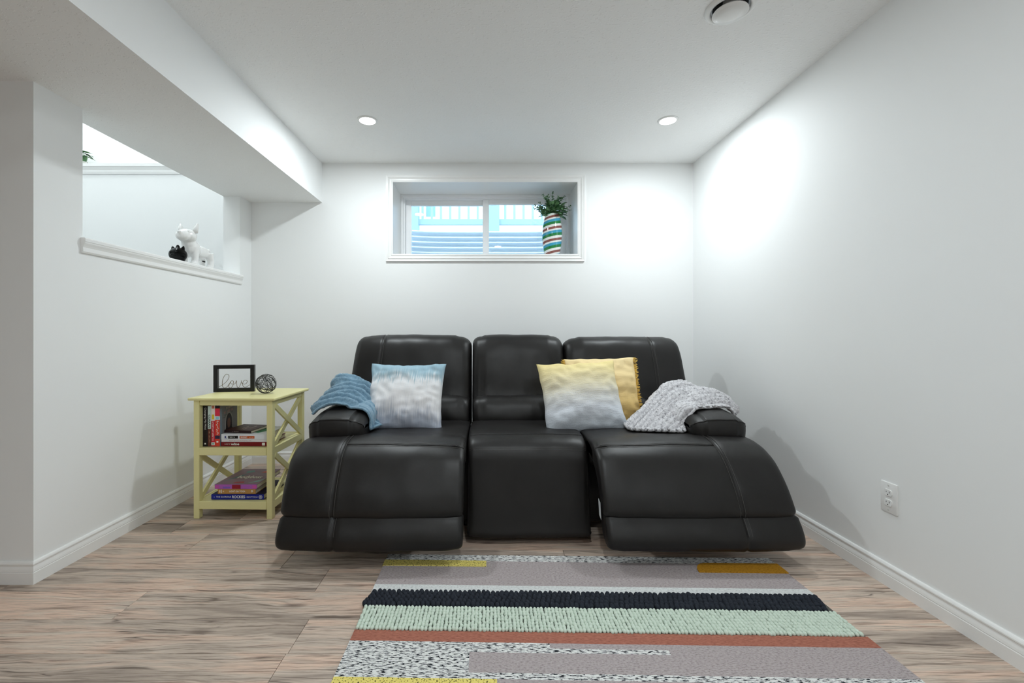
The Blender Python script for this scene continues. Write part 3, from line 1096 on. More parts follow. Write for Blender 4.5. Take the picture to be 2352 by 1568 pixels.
# footrests: upper pad in front of seat and arm, lower pad beneath it
PAD = [(2.235, 0.472), (2.16, 0.487), (2.10, 0.482), (2.045, 0.464), (1.990, 0.430), (1.948, 0.376), (1.912, 0.311), (1.892, 0.258), (1.886, 0.226), (1.900, 0.204), (1.94, 0.210),
       (1.985, 0.28), (2.05, 0.35), (2.13, 0.39), (2.235, 0.40)]
LOW = [(1.905, 0.214), (1.884, 0.196), (1.862, 0.165), (1.847, 0.130), (1.848, 0.100), (1.864, 0.083), (1.905, 0.086), (1.950, 0.11), (1.975, 0.16), (1.960, 0.205)]
for side, (x0, x1, sx) in enumerate(((SX0, SA - 0.006, -0.655), (SB + 0.004, SX1, 1.062))):
    ri, ro = (0.05, 0.035) if side == 0 else (0.035, 0.05)
    fr = loft_x(PAD, x0, x1, ri, ro, 0.010, (sx,), 6, 0.004)
    def splay(p, side=side, x0=x0, x1=x1):
        # the pad beside the outlet wall opens outwards towards its foot
        if side == 0: return p
        t_ = min(1.0, max(0.0, (0.470 - p[2]) / 0.24))
        return (p[0] + 0.036 * t_ * (p[0] - x0) / (x1 - x0), p[1], p[2])
    fr.v = [splay(p) for p in fr.v]
    fo = fr.build('footrest_pad', LE, sofa, smooth=True)
    for d in (-0.010, 0.010):
        stitch(fo, [splay(p) for p in prof_path(fr, sx + d, 4, 52, 0.0)])
    jj = min(range(len(fr.prof)), key=lambda i: (fr.prof[i] - Vector((2.052, 0.466))).length)
    xa, xb = (sx + 0.012, x1 - 0.006) if side == 0 else (x0 + 0.006, sx - 0.012)
    for dj, rr, mt in ((0, 0.0030, LE), (-1, 0.0011, 'stitch'), (1, 0.0011, 'stitch')):
        pth = [splay(fr.surf(xa + (xb - xa) * k / 30, jj + dj, None, 0.0002)) for k in range(31)]
        MB().tube(pth, rr, 6).build('welt' if mt == LE else 'stitching', mt, fo, smooth=True)
    lw = loft_x(LOW, x0 - 0.004 + (0 if side == 0 else 0.012), x1 + (0.0 if side == 0 else 0.012), ri * 0.9, ro * 0.9, 0.008, (sx + (0.012 if side == 0 else 0.004),), 6, 0.004)
    lw.v = [splay(p) for p in lw.v]
    lo_ = lw.build('lower_footrest_pad', LE, sofa, smooth=True)
    for d in (-0.007, 0.007):
        stitch(lo_, [splay(p) for p in prof_path(lw, sx + 0.012 + d, 4, 17, 0.0)])
    for mx in (x0 + 0.16, x1 - 0.16):
        MB().obox((mx, 2.10, 0.20), (0.010, 0, 0), (0, 0.17, 0.03), (0, -0.003, 0.016)).build('recliner_link', 'metal', sofa)
MB().obox((SB - 0.001 + 0.007, 1.965, 0.215), (0.0006, 0, 0), (0, 0.016, 0.004), (0, 0.008, 0.034)).build('care_tag', flat(205, 208, 210), sofa)

# arms
ARM = [(2.175, 0.40), (2.160, 0.50), (2.163, 0.545), (2.180, 0.566), (2.25, 0.583), (2.40, 0.598), (2.60, 0.604), (2.80, 0.59), (2.86, 0.50), (2.86, 0.30), (2.70, 0.22), (2.40, 0.20), (2.24, 0.22), (2.19, 0.30)]
for side, (x0, x1) in enumerate(((SX0 + 0.006, SX0 + 0.283), (SX1 - 0.288, SX1 - 0.012))):
    am = loft_x(ARM, x0, x1, 0.06, 0.06, 0.012, (), 6, 0.003, rk=0.8)
    ao = am.build('armrest', LE, sofa, smooth=True)
    jj = min(range(len(am.prof)), key=lambda i: (am.prof[i] - Vector((2.172, 0.560))).length)
    for dj, rr, mt in ((0, 0.0028, LE), (1, 0.0011, 'stitch')):
        MB().tube([am.surf(x0 + 0.012 + (x1 - x0 - 0.024) * k / 24, jj + dj, None, 0.0002) for k in range(25)],
                  rr, 6).build('welt' if mt == LE else 'stitching', mt, ao, smooth=True)


# ================================================================== CUSHIONS
def pillow(name, label, mat, w, h, t, loc, tilt, roll, yaw, seed, ear=0.03, group=None):
    """square cushion: local x across, z up, y thickness"""
    n = 44
    vs, fs = [], []
    for side in (-1, 1):
        for j in range(n + 1):
            for i in range(n + 1):
                u = -1 + 2 * i / n
                v = -1 + 2 * j / n
                pin = 1 - ear * (1 - v * v) * 1.6
                pin2 = 1 - ear * (1 - u * u) * 1.6
                x = w / 2 * u * (pin if True else 1)
                z = h / 2 * v * pin2
                e = max(0.0, (1 - abs(u) ** 2.6)) ** 0.55 * max(0.0, (1 - abs(v) ** 2.6)) ** 0.55
                wr = 0.0
                edge = max(abs(u), abs(v))
                wr += 0.016 * noise.noise(Vector((u * 2.2 + seed, v * 2.2, side * 3.0)))
                wr += 0.014 * noise.noise(Vector((u * 6 + seed, v * 6, side * 3.0))) * edge
                y = side * (t / 2 * e + wr * min(1, e * 2.5))
                # soft uneven outline
                x += 0.006 * noise.noise(Vector((v * 3 + seed, u, 5.0))) * abs(u)
                z += 0.006 * noise.noise(Vector((u * 3 + seed, v, 9.0))) * abs(v)
                vs.append((x, y, z))
    m = (n + 1) * (n + 1)
    for s in (0, 1):
        for j in range(n):
            for i in range(n):
                a = s * m + j * (n + 1) + i
                q = (a, a + 1, a + n + 2, a + n + 1)
                fs.append(q if s == 0 else q[::-1])
    mb = MB().add(vs, fs)
    bm = bmesh.new()
    bv = [bm.verts.new(p) for p in mb.v]
    for q in mb.f: bm.faces.new([bv[i] for i in q])
    bmesh.ops.remove_doubles(bm, verts=bm.verts, dist=0.0004)
    bmesh.ops.recalc_face_normals(bm, faces=bm.faces)
    me = bpy.data.meshes.new('cover'); bm.to_mesh(me); bm.free()
    me.materials.append(M[mat])
    me.polygons.foreach_set('use_smooth', [True] * len(me.polygons))
    root = thing(name, label, 'cushion', loc, group='throw pillows on the sofa')
    root.rotation_euler = Matrix.Rotation(yaw, 4, 'Z').to_3x3().to_4x4().to_euler()
    R = Matrix.Rotation(yaw, 3, 'Z') @ Matrix.Rotation(-tilt, 3, 'X') @ Matrix.Rotation(roll, 3, 'Y')
    root.rotation_euler = R.to_euler()
    o = bpy.data.objects.new('cover', me); COL.objects.link(o); o.parent = root
    # seam piping around the edge
    return root


rad = math.radians
pb = pillow('throw_pillow', 'blue to silver ombre square cushion beside the blue throw', 'pil_blue', 0.435, 0.415, 0.17, (-0.453, 2.49, 0.636), rad(31), rad(0.5), 0.0, 1.0, ear=0.045)
pc = pillow('throw_pillow', 'pale yellow to grey ombre square cushion standing in front of a yellow one', 'pil_ombre', 0.455, 0.43, 0.17, (0.530, 2.475, 0.638), rad(30), rad(-3.0), rad(2), 5.0, ear=0.04)
py_ = pillow('throw_pillow', 'butter yellow cushion with frayed fringe edges behind the ombre one', 'pil_yellow', 0.43, 0.41, 0.11, (0.695, 2.665, 0.645), rad(19), rad(-1.5), rad(-1), 9.0, ear=0.015)
# fringe: short yarn ends along the two side edges
fr = MB()
rf = random.Random(5)
for sx in (-1, 1):
    for k in range(85):
        z = -0.2 + 0.4 * k / 84 + rf.uniform(-0.002, 0.002)
        v = z / 0.205
        x = sx * (0.215 * (1 - 0.015 * 1.6 * (1 - v * v)) - 0.004)
        for q in range(2):
            ln = rf.uniform(0.012, 0.024)
            e = Vector((sx * ln, rf.uniform(-0.010, 0.006), rf.uniform(-0.010, 0.010)))
            b = Vector((x, rf.uniform(-0.006, 0.002), z))
            fr.tube([b, b + e * 0.5 + Vector((0, 0, rf.uniform(-0.003, 0.003))), b + e], [0.0016, 0.0016, 0.0010], 4)
fo = fr.build('fringe', 'fringe', py_, local=True)
fo['kind'] = 'stuff'


# ================================================================== THROWS
def lerp_prof(prof, y):
    best = 0.0
    for (a, b), (c, e) in zip(prof, prof[1:] + prof[:1]):
        lo, hi = min(a, c), max(a, c)
        if lo <= y <= hi and hi > lo:
            best = max(best, b + (e - b) * (y - a) / (c - a))
    return best


def throw(name, label, mat, rows, nu, nv, fold, fine, thick, seed, fold_n, fdir='v', fur=0.0):
    pts = [[P(q[0], q[1], q[2] - 0.045) for q in r] for r in rows]
    rs = [cat_rom(r, max(1, nu // (len(r) - 1)), False) for r in pts]
    cols = list(zip(*rs))
    cols = [cat_rom(list(c), max(1, nv // (len(rows) - 1)), False) for c in cols]
    A, B = len(cols), len(cols[0])
    nr = [[None] * B for _ in range(A)]
    for i in range(A):
        for j in range(B):
            du = cols[min(i + 1, A - 1)][j] - cols[max(i - 1, 0)][j]
            dv = cols[i][min(j + 1, B - 1)] - cols[i][max(j - 1, 0)]
            n_ = du.cross(dv)
            n_ = n_.normalized() if n_.length > 1e-9 else Vector((0, 0, 1))
            if n_.z < 0 and abs(n_.z) > 0.2: n_ = -n_
            if abs(n_.z) <= 0.2 and n_.y > 0: n_ = -n_
            nr[i][j] = n_
    vs, fs = [], []

    def clear(q, mar):
        for (ax0, ax1) in ((SX0 + 0.006, SX0 + 0.283), (SX1 - 0.288, SX1 - 0.012)):
            zt = lerp_prof(ARM, q.y) + 0.012
            cx_, hx_ = (ax0 + ax1) / 2, (ax1 - ax0) / 2
            R_ = 0.05
            dx = abs(q.x - cx_) - (hx_ - R_)
            dz = q.z - (zt - R_)
            if dx < R_ + mar and dz < R_ + mar:
                if dx > 0 and dz > 0:
                    l_ = math.hypot(dx, dz)
                    if l_ < R_ + mar:
                        k_ = (R_ + mar) / max(l_, 1e-6)
                        q = Vector((cx_ + math.copysign(hx_ - R_ + dx * k_, q.x - cx_), q.y, zt - R_ + dz * k_))
                elif dx > dz:
                    q = Vector((cx_ + math.copysign(hx_ + mar, q.x - cx_), q.y, q.z))
                else:
                    q = Vector((q.x, q.y, zt + mar))
        if SX0 + 0.25 < q.x < SX1 - 0.25:
            q = Vector((q.x, q.y, max(q.z, lerp_prof(SEAT, q.y) + 0.010 + mar)))
        return q
    for i in range(A):
        for j in range(B):
            u, v = i / (A - 1), j / (B - 1)
            p = cols[i][j]
            ph = v * fold_n * 2 * PI + 2.6 * noise.noise(Vector((u * 2.2 + seed, v * 2.0, 0))) + 1.0 * noise.noise(Vector((u * 6, v * 5, seed)))
            am = 0.45 + 0.75 * abs(noise.noise(Vector((u * 2.5, v * 3.5, seed + 4)))) * 1.6
            s = math.sin(ph)
            d = fold * am * (1 - abs(s) ** 0.8 * 1.0) * 1.6 - fold * 0.4
            d += fine * noise.noise(Vector((p.x * 45 + seed, p.y * 45, p.z * 45)))
            if fur:
                d += fur * (noise.noise(Vector((p.x * 110, p.y * 180, p.z * 180))) + 1.0 * noise.noise(Vector((p.x * 300, p.y * 380, p.z * 380))))
            e = min(u, 1 - u, v, 1 - v)
            k = min(1.0, e * 14 + 0.35)
            vs.append(clear(p + nr[i][j] * (d * k + thick * 0.5), thick * 0.5 + 0.004 + 0.4 * max(0, d)))
    for i in range(A - 1):
        for j in range(B - 1):
            fs.append((i * B + j, (i + 1) * B + j, (i + 1) * B + j + 1, i * B + j + 1))
    base = P(*rows[0][len(rows[0]) // 2])
    o = MB().add(vs, fs).build(name, mat, origin=(base.x, base.y, 0.48), smooth=True)
    sd = o.modifiers.new('thickness', 'SOLIDIFY'); sd.thickness = thick; sd.offset = 0
    return tag(o, label, 'blanket', 'throw blankets on the armrests')


throw('throw_blanket', 'blue plush throw blanket draped over the armrest beside the yellow table', 'throw_blue', [
    [(719, 953, 2.33), (735, 938, 2.33), (763, 930, 2.33), (790, 932, 2.33), (812, 943, 2.33), (826, 963, 2.32), (838, 983, 2.31), (847, 997, 2.30)],
    [(724, 944, 2.40), (745, 925, 2.40), (775, 916, 2.40), (803, 921, 2.40), (826, 938, 2.39), (842, 960, 2.37), (853, 981, 2.36), (860, 996, 2.35)],
    [(733, 933, 2.47), (755, 910, 2.47), (785, 900, 2.47), (813, 905, 2.47), (836, 922, 2.46), (852, 943, 2.44), (863, 966, 2.42), (872, 988, 2.41)],
    [(750, 916, 2.54), (768, 893, 2.54), (795, 885, 2.54), (822, 891, 2.54), (844, 906, 2.53), (860, 928, 2.51), (873, 952, 2.49), (885, 978, 2.47)],
    [(768, 900, 2.60), (774, 878, 2.60), (796, 870, 2.60), (824, 877, 2.60), (848, 890, 2.59), (866, 908, 2.57), (884, 935, 2.55), (898, 962, 2.53)],
    [(776, 902, 2.66), (777, 876, 2.66), (788, 866, 2.66), (808, 867, 2.66), (835, 878, 2.66), (860, 892, 2.65), (884, 908, 2.62), (902, 935, 2.60)],
    [(780, 925, 2.72), (780, 905, 2.72), (790, 895, 2.73), (808, 893, 2.73), (835, 900, 2.73), (860, 908, 2.71), (884, 925, 2.68), (904, 950, 2.66)],
], 98, 138, 0.021, 0.005, 0.010, 2.0, 4.6, fur=0.0007)
throw('throw_blanket', 'grey ribbed faux fur throw blanket over the armrest beside the yellow cushions', 'throw_grey', [
    [(1689, 956, 2.36), (1660, 945, 2.35), (1630, 947, 2.34), (1606, 961, 2.32), (1588, 981, 2.29), (1566, 999, 2.26)],
    [(1690, 945, 2.42), (1662, 928, 2.41), (1625, 930, 2.40), (1590, 948, 2.37), (1562, 975, 2.32), (1537, 999, 2.27)],
    [(1682, 930, 2.48), (1652, 912, 2.48), (1612, 914, 2.46), (1570, 935, 2.42), (1535, 965, 2.36), (1507, 999, 2.28)],
    [(1668, 915, 2.55), (1635, 902, 2.55), (1595, 903, 2.53), (1552, 922, 2.48), (1512, 955, 2.41), (1477, 998, 2.29)],
    [(1640, 905, 2.62), (1610, 897, 2.62), (1572, 894, 2.60), (1535, 910, 2.55), (1490, 948, 2.46), (1450, 996, 2.31)],
    [(1600, 897, 2.68), (1580, 886, 2.68), (1556, 880, 2.67), (1528, 888, 2.63), (1482, 935, 2.52), (1440, 987, 2.36)],
    [(1592, 920, 2.74), (1570, 905, 2.74), (1548, 898, 2.74), (1520, 910, 2.69), (1478, 955, 2.58), (1446, 990, 2.44)],
], 200, 200, 0.018, 0.005, 0.014, 6.0, 5.6, fur=0.0011)

# ================================================================== RUG
RX0, RX1 = -0.437, 1.235
V_BACK, V_FRONT = 1.978, -0.35


def rugY(x, v):
    return v - 0.021 * (x - RX0)


rug = thing('area_rug', 'striped woven area rug in taupe, charcoal, mint and terracotta', 'rug', (0.4, 0.8, 0.0))


def rug_patch(name, mat, x0, x1, v0, v1, z=0.0085, nx=40):
    """band of woven cloth between v0 (near) and v1 (far)"""
    top, bot = [], []
    rp = random.Random(int((v0 + 5) * 1000) + int(x0 * 100))
    for k in range(nx + 1):
        x = x0 + (x1 - x0) * k / nx
        j0 = 0.0010 * noise.noise(Vector((x * 9, v0 * 40, 1)))
        j1 = 0.0010 * noise.noise(Vector((x * 9, v1 * 40, 1)))
        top.append(((x, rugY(x, v0) + j0), (x, rugY(x, v1) + j1)))
    v, f = [], []
    ny = max(2, int((v1 - v0) / 0.02))
    for a, b in top:
        for q in range(ny + 1):
            t = q / ny
            yy = a[1] + (b[1] - a[1]) * t
            v.append((a[0], yy, z + 0.0006 * noise.noise(Vector((a[0] * 25, yy * 25, 0)))))
    c = ny + 1
    for k in range(nx):
        for q in range(ny):
            f.append((k * c + q, (k + 1) * c + q, (k + 1) * c + q + 1, k * c + q + 1))
    nb = len(v)
    # skirt
    ring = [k * c for k in range(nx + 1)] + [nx * c + q for q in range(1, c)] + [k * c + ny for k in range(nx - 1, -1, -1)] + [q for q in range(ny - 1, 0, -1)]
    for i in ring: v.append((v[i][0], v[i][1], 0.001))
    m = len(ring)
    for i in range(m):
        f.append((ring[i], nb + i, nb + (i + 1) % m, ring[(i + 1) % m]))
    return MB().add(v, f).build(name, mat, rug, smooth=False)


bands = [('woven_band', 'rug_bw', 1.925, V_BACK), ('woven_band', 'rug_grey', 1.742, 1.925), ('woven_band', 'rug_white', 1.686, 1.742),
         ('terracotta_band', 'rug_terra', 1.422, 1.474)]
for nme, mt, v0, v1 in bands:
    rug_patch(nme, mt, RX0, RX1, v0, v1)
rug_patch('yellow_patch', 'rug_yellow', RX0 - 0.002, 0.0, 1.880, 1.927, 0.0105, 16)
# mustard patch with a rounded inner end
pts = []
for k in range(15):
    a = PI / 2 + PI / 2 * (k / 14)
    pts.append((0.935 + 0.06 * math.cos(a), 1.852 + 0.073 * math.sin(a)))
pts = [(RX1 + 0.002, 1.925)] + pts + [(0.90, 1.852), (RX1 + 0.002, 1.852)]
n = len(pts)
MB().add([(x, rugY(x, v), 0.0125) for x, v in pts] + [(x, rugY(x, v), 0.001) for x, v in pts],
         [tuple(range(n))] + [(i, (i + 1) % n, (i + 1) % n + n, i + n) for i in range(n)]).build('mustard_patch', 'rug_must', rug)
# lower field
rug_patch('woven_band', 'rug_bw', RX0, -0.052, 1.272, 1.422)
rug_patch('woven_band', 'rug_bw', -0.052, 0.20, 1.398, 1.422)
rug_patch('woven_band', 'rug_bw', -0.052, 0.565, 1.378, 1.398)
rug_patch('woven_band', 'rug_grey', 0.20, RX1, 1.398, 1.422)
rug_patch('woven_band', 'rug_grey', 0.565, RX1, 1.378, 1.398)
rug_patch('woven_band', 'rug_grey', -0.052, RX1, 1.296, 1.378)
rug_patch('woven_band', 'rug_bw', -0.052, RX1, 1.272, 1.296)
rug_patch('yellow_patch', 'rug_yellow', RX0, 0.03, 1.20, 1.272)
rug_patch('woven_band', 'rug_grey', 0.03, RX1, 1.20, 1.272)
rug_patch('woven_band', 'rug_grey2', RX0, RX1, 0.95, 1.20)
rug_patch('woven_band', 'rug_white', RX0, RX1, 0.80, 0.95)
rug_patch('terracotta_band', 'rug_terra', RX0, RX1, 0.55, 0.80)
rug_patch('woven_band', 'rug_bw', RX0, RX1, 0.1, 0.55)
rug_patch('woven_band', 'rug_grey', RX0, RX1, V_FRONT, 0.1)
rug_patch('backing', 'rug_under', RX0 + 0.002, RX1 - 0.002, 1.474, 1.686, 0.006)


def loops(name, mat, v0, v1, pitch, rows, rx, ry, rz, seed, slant=0.0):
    mb = MB()
    rl = random.Random(seed)
    nx = int((RX1 - RX0) / pitch)
    dv = (v1 - v0) / rows
    for k in range(nx):
        for q in range(rows):
            x = RX0 + (k + 0.5) * pitch + rl.uniform(-0.12, 0.12) * pitch + slant * (q - rows / 2) * pitch
            x = min(max(x, RX0 - 0.003), RX1 + 0.003)
            v = v0 + (q + 0.5) * dv + rl.uniform(-0.12, 0.12) * dv
            rt = Matrix.Rotation(rl.uniform(-0.3, 0.3) + slant, 3, 'Z')
            s = rl.uniform(0.92, 1.1)
            mb.ellipsoid((x, rugY(x, v), 0.0065 + rz * 0.55), (rx * s, ry * s, rz * rl.uniform(0.85, 1.15)), 7, 5, rt)
    o = mb.build(name, mat, rug, smooth=True)
    o['kind'] = 'stuff'
    return o


loops('chunky_loops', 'rug_dark', 1.598, 1.686, 0.0178, 5, 0.0098, 0.0135, 0.0125, 1, 0.3)
loops('mint_loops', 'rug_mint', 1.474, 1.598, 0.0128, 8, 0.0070, 0.0110, 0.0070, 2)

# ================================================================== END TABLE
TX, TY, TR = -1.350, 2.572, math.radians(-1.2)
tb = thing('end_table', 'pale yellow wooden end table with crossed side braces and two shelves', 'table', (TX, TY, 0), TR)
LW = 0.031
hx, hy = 0.213, 0.200
YL = 'yellow'
MB().cbox(-0.234, 0.234, -0.218, 0.218, 0.634, 0.648, 0.004, 2).build('tabletop', YL, tb, local=True)
for sx in (-1, 1):
    for sy in (-1, 1):
        x0 = sx * hx - (LW if sx > 0 else 0); y0 = sy * hy - (LW if sy > 0 else 0)
        MB().cbox(x0, x0 + LW, y0, y0 + LW, 0, 0.634, 0.002, 1).build('leg', YL, tb, local=True)
for z0, z1 in ((0.340, 0.380), (0.052, 0.094)):
    s = MB().cbox(-hx + LW, hx - LW, -hy + 0.006, hy - 0.006, z0 + 0.006, z1 - 0.002, 0.002, 1)
    s.cbox(-hx + 0.012, hx - 0.012, -hy + LW, hy - LW, z0 + 0.007, z1 - 0.0032, 0.002, 1)
    so_ = s.build('shelf', YL, tb, local=True)
    for sy in (-1, 1):
        MB().cbox(-hx + LW, hx - LW, sy * (hy - 0.004) - 0.007, sy * (hy - 0.004) + 0.007, z0, z1, 0.002, 1).build('shelf_rail', YL, so_, local=True)
    for sx in (-1, 1):
        MB().cbox(sx * (hx - 0.008) - 0.007, sx * (hx - 0.008) + 0.007, -hy + LW, hy - LW, z0, z1, 0.002, 1).build('shelf_rail', YL, so_, local=True)
for sy in (-1, 1):
    MB().cbox(-hx + LW, hx - LW, sy * (hy - 0.010) - 0.007, sy * (hy - 0.010) + 0.007, 0.605, 0.634, 0.002, 1).build('apron', YL, tb, local=True)
for sx in (-1, 1):
    MB().cbox(sx * (hx - 0.010) - 0.007, sx * (hx - 0.010) + 0.007, -hy + LW, hy - LW, 0.605, 0.634, 0.002, 1).build('apron', YL, tb, local=True)
    for z0, z1 in ((0.380, 0.605), (0.094, 0.340)):
        for dr in (-1, 1):
            ya, yb2 = -hy + LW, hy - LW
            p0 = Vector((sx * (hx - 0.009 - 0.0035 * dr), ya, z0 if dr > 0 else z1))
            p1 = Vector((sx * (hx - 0.009 - 0.0035 * dr), yb2, z1 if dr > 0 else z0))
            d = (p1 - p0)
            dn = d.normalized()
            side = Vector((0, -dn.z, dn.y))
            MB().obox((p0 + p1) / 2, (0.006, 0, 0), dn * (d.length / 2 - 0.006), side * 0.0135).build('brace', YL, tb, local=True)

# ---- frame with wire word
fx, fy = -1.472, 2.620
T0 = 0.648
fl = P(506, 899, 2.60); frr = P(588, 896, 2.66)
frame = thing('word_frame', 'open black picture frame holding the wire word love', 'frame', (-1.485, 2.62, T0), math.radians(10))
FW, FH, FB = 0.222, 0.158, 0.022
fmb = MB()
fmb.cbox(-FW / 2, -FW / 2 + FB, -0.012, 0.012, 0, FH, 0.001, 1).cbox(FW / 2 - FB, FW / 2, -0.012, 0.012, 0, FH, 0.001, 1)
fmb.cbox(-FW / 2 + FB, FW / 2 - FB, -0.012, 0.012, FH - FB, FH, 0.001, 1).cbox(-FW / 2 + FB, FW / 2 - FB, -0.012, 0.012, 0, FB, 0.001, 1)
fmb.build('frame_bars', 'blackframe', frame, local=True)
# script word, pixel outline of the enlarged photograph turned into a wire path
word = [(400, 860), (470, 820), (560, 745), (640, 655), (685, 560), (690, 480), (650, 440), (600, 450), (550, 520), (515, 620), (500, 720), (505, 820), (540, 885), (585, 895),
        (640, 850), (690, 775), (735, 690)]
word2 = [(735, 690), (770, 655), (815, 665), (825, 710), (800, 760), (760, 755), (735, 715), (740, 690)]
word2b = [(735, 690), (700, 770), (685, 840), (705, 880), (755, 885), (790, 830), (820, 770), (860, 750), (890, 700), (905, 645), (910, 740), (920, 830), (950, 875), (990, 850), (1020, 770),
          (1045, 690), (1050, 640), (1048, 700), (1075, 740)]
word3 = [(1075, 740), (1130, 760), (1190, 730), (1215, 670), (1190, 630), (1140, 630), (1100, 680), (1085, 760), (1100, 830), (1150, 860), (1210, 840), (1290, 775)]


def wpt(q):
    # enlarged frame: inner opening spans 380..1320 px by 265..905 px
    u = (q[0] - 385) / (1320 - 385)
    w_ = (905 - (q[1] + (q[0] - 385) * 0.035)) / (905 - 265)
    return (-FW / 2 + FB + u * (FW - 2 * FB), 0.0, FB + max(0.002, w_ * (FH - 2 * FB)))


wd = MB()
for pth in (word, word2, word2b, word3):
    wd.tube(cat_rom([wpt(q) for q in pth], 5, False), 0.0013, 6)
wd.build('wire_word', 'gold', frame, smooth=True, local=True)

# ---- wire ball
bc = Vector((-1.262, 2.545, T0 + 0.0555))
ball = MB()
rb = random.Random(12)
for k in range(28):
    ax = Vector((rb.gauss(0, 1), rb.gauss(0, 1), rb.gauss(0, 1))).normalized()
    a = ax.orthogonal().normalized(); b = ax.cross(a)
    off = rb.uniform(-0.55, 0.55) * 0.054
    R_ = math.sqrt(0.054 ** 2 - off ** 2)
    ph = rb.uniform(0, 6.28)
    ball.tube([bc + ax * (off + 0.003 * math.sin(3 * t + ph)) + (a * math.cos(t) + b * math.sin(t)) * R_ for t in [2 * PI * i / 30 for i in range(30)]], 0.0010, 4, closed=True)
tag(ball.build('wire_ball', 'wire', origin=(bc.x, bc.y, T0), smooth=True), 'black tangled wire decorative ball beside the word frame', 'ornament')


# ================================================================== BOOKS
def text_mesh(body, size, shear=0.0, bold=0.0):
    cu = bpy.data.curves.new('txt', 'FONT')
    cu.body = body; cu.size = size; cu.align_x = 'CENTER'; cu.align_y = 'CENTER'
    cu.shear = shear; cu.offset = bold; cu.resolution_u = 3
    ob = bpy.data.objects.new('txt', cu); COL.objects.link(ob)
    bpy.context.view_layer.update()
    me = bpy.data.meshes.new_from_object(ob.evaluated_get(bpy.context.evaluated_depsgraph_get()))
    vs = [v.co.copy() for v in me.vertices]; fs = [tuple(p.vertices) for p in me.polygons]
    bpy.data.objects.remove(ob); bpy.data.curves.remove(cu); bpy.data.meshes.remove(me)
    return vs, fs


def put_text(parent, body, fn, size, width, mat, shear=0.0, bold=0.0, name='lettering', tall=None):
    vs, fs = text_mesh(body, size, shear, bold)
    if not vs: return
    w = max(v.x for v in vs) - min(v.x for v in vs)
    cx = (max(v.x for v in vs) + min(v.x for v in vs)) / 2
    h = max(v.y for v in vs) - min(v.y for v in vs)
    cy = (max(v.y for v in vs) + min(v.y for v in vs)) / 2
    sx = width / w if w > 0 else 1
    sy = tall / h if tall else 1
    return MB().add([fn((v.x - cx) * sx, (v.y - cy) * sy) for v in vs], fs).build(name, mat, parent, local=True)


def book(label, loc, rz, w, d, h, cover, spine=None, standing=True, soft=True, group=None):
    """standing: w thickness (x), d depth (y, spine at -y), h height. lying: w along x (spine at -y), d depth, h thickness"""
    t = thing('book', label, 'book', loc, rz, G1 if standing else (G2 if loc[2] > 0.3 else G3))
    c = 0.0018
    cv = MB()
    if standing:
        cv.box(-w / 2, -w / 2 + c, -d / 2, d / 2, 0, h).box(w / 2 - c, w / 2, -d / 2, d / 2, 0, h)
        pg = MB().box(-w / 2 + c, w / 2 - c, -d / 2 + c, d / 2 - 0.003, 0.002, h - 0.003)
        sp = MB().cbox(-w / 2, w / 2, -d / 2 - 0.0012, -d / 2 + c, 0, h, 0.0006, 1)
    else:
        cv.box(-w / 2, w / 2, -d / 2, d / 2, 0, c).box(-w / 2, w / 2, -d / 2, d / 2, h - c, h)
        pg = MB().box(-w / 2 + 0.003, w / 2 - 0.003, -d / 2 + c, d / 2 - 0.003, c, h - c)
        sp = MB().cbox(-w / 2, w / 2, -d / 2 - 0.0012, -d / 2 + c, 0, h, 0.0006, 1)
    cv.build('cover', cover, t, local=True)
    pg.build('pages', 'page', t, local=True)
    sp.build('spine', spine or cover, t, local=True)
    t['sp'] = -d / 2 - 0.0016
    y = -d / 2 - 0.0016
    del t['sp']

    def patch(x0, x1, z0, z1, mat, lift=0.0, name='print'):
        return MB().box(x0, x1, y - 0.0002 - lift, y + 0.0006, z0, z1).build(name, mat, t, local=True)

    def vtext(body, xc, zc, length, height, mat, shear=0, bold=0):
        return put_text(t, body, lambda a, b: (xc + b, y - 0.0006, zc - a), 0.02, length, mat, shear, bold, tall=height)

    def htext(body, xc, zc, length, height, mat, shear=0, bold=0):
        return put_text(t, body, lambda a, b: (xc + a, y - 0.0006, zc + b), 0.02, length, mat, shear, bold, tall=height)
    t_ = t
    return t_, patch, vtext, htext


def strokes(t, fn, n, length, height, mat, seed):
    """illegible line of print: a row of small letter-like strokes"""
    rg = random.Random(seed)
    vs, fs = [], []
    step = length / n
    for k in range(n):
        if rg.random() < 0.12: continue
        a0 = -length / 2 + k * step
        hh = height * rg.choice((0.7, 0.7, 1.0))
        bars = [(a0 + step * 0.1, a0 + step * 0.3, -height / 2, -height / 2 + hh)]
        if rg.random() < 0.7: bars.append((a0 + step * 0.55, a0 + step * 0.75, -height / 2, -height / 2 + height * 0.7))
        zb = rg.choice((-0.5, 0.0, 0.12))
        bars.append((a0 + step * 0.1, a0 + step * 0.7, zb * height, zb * height + height * 0.16))
        for (p0, p1, q0, q1) in bars:
            o = len(vs)
            vs += [fn(p0, q0), fn(p1, q0), fn(p1, q1), fn(p0, q1)]
            fs.append((o, o + 1, o + 2, o + 3))
    return MB().add(vs, fs).build('lettering', mat, t, local=True)


White = flat(238, 238, 234)
Black = flat(22, 20, 20)
SH = 0.3805
YS = 2.405      # spine fronts on the upper shelf
G1 = 'books standing on the upper shelf'
G2 = 'books lying on the upper shelf'
G3 = 'books lying on the lower shelf'
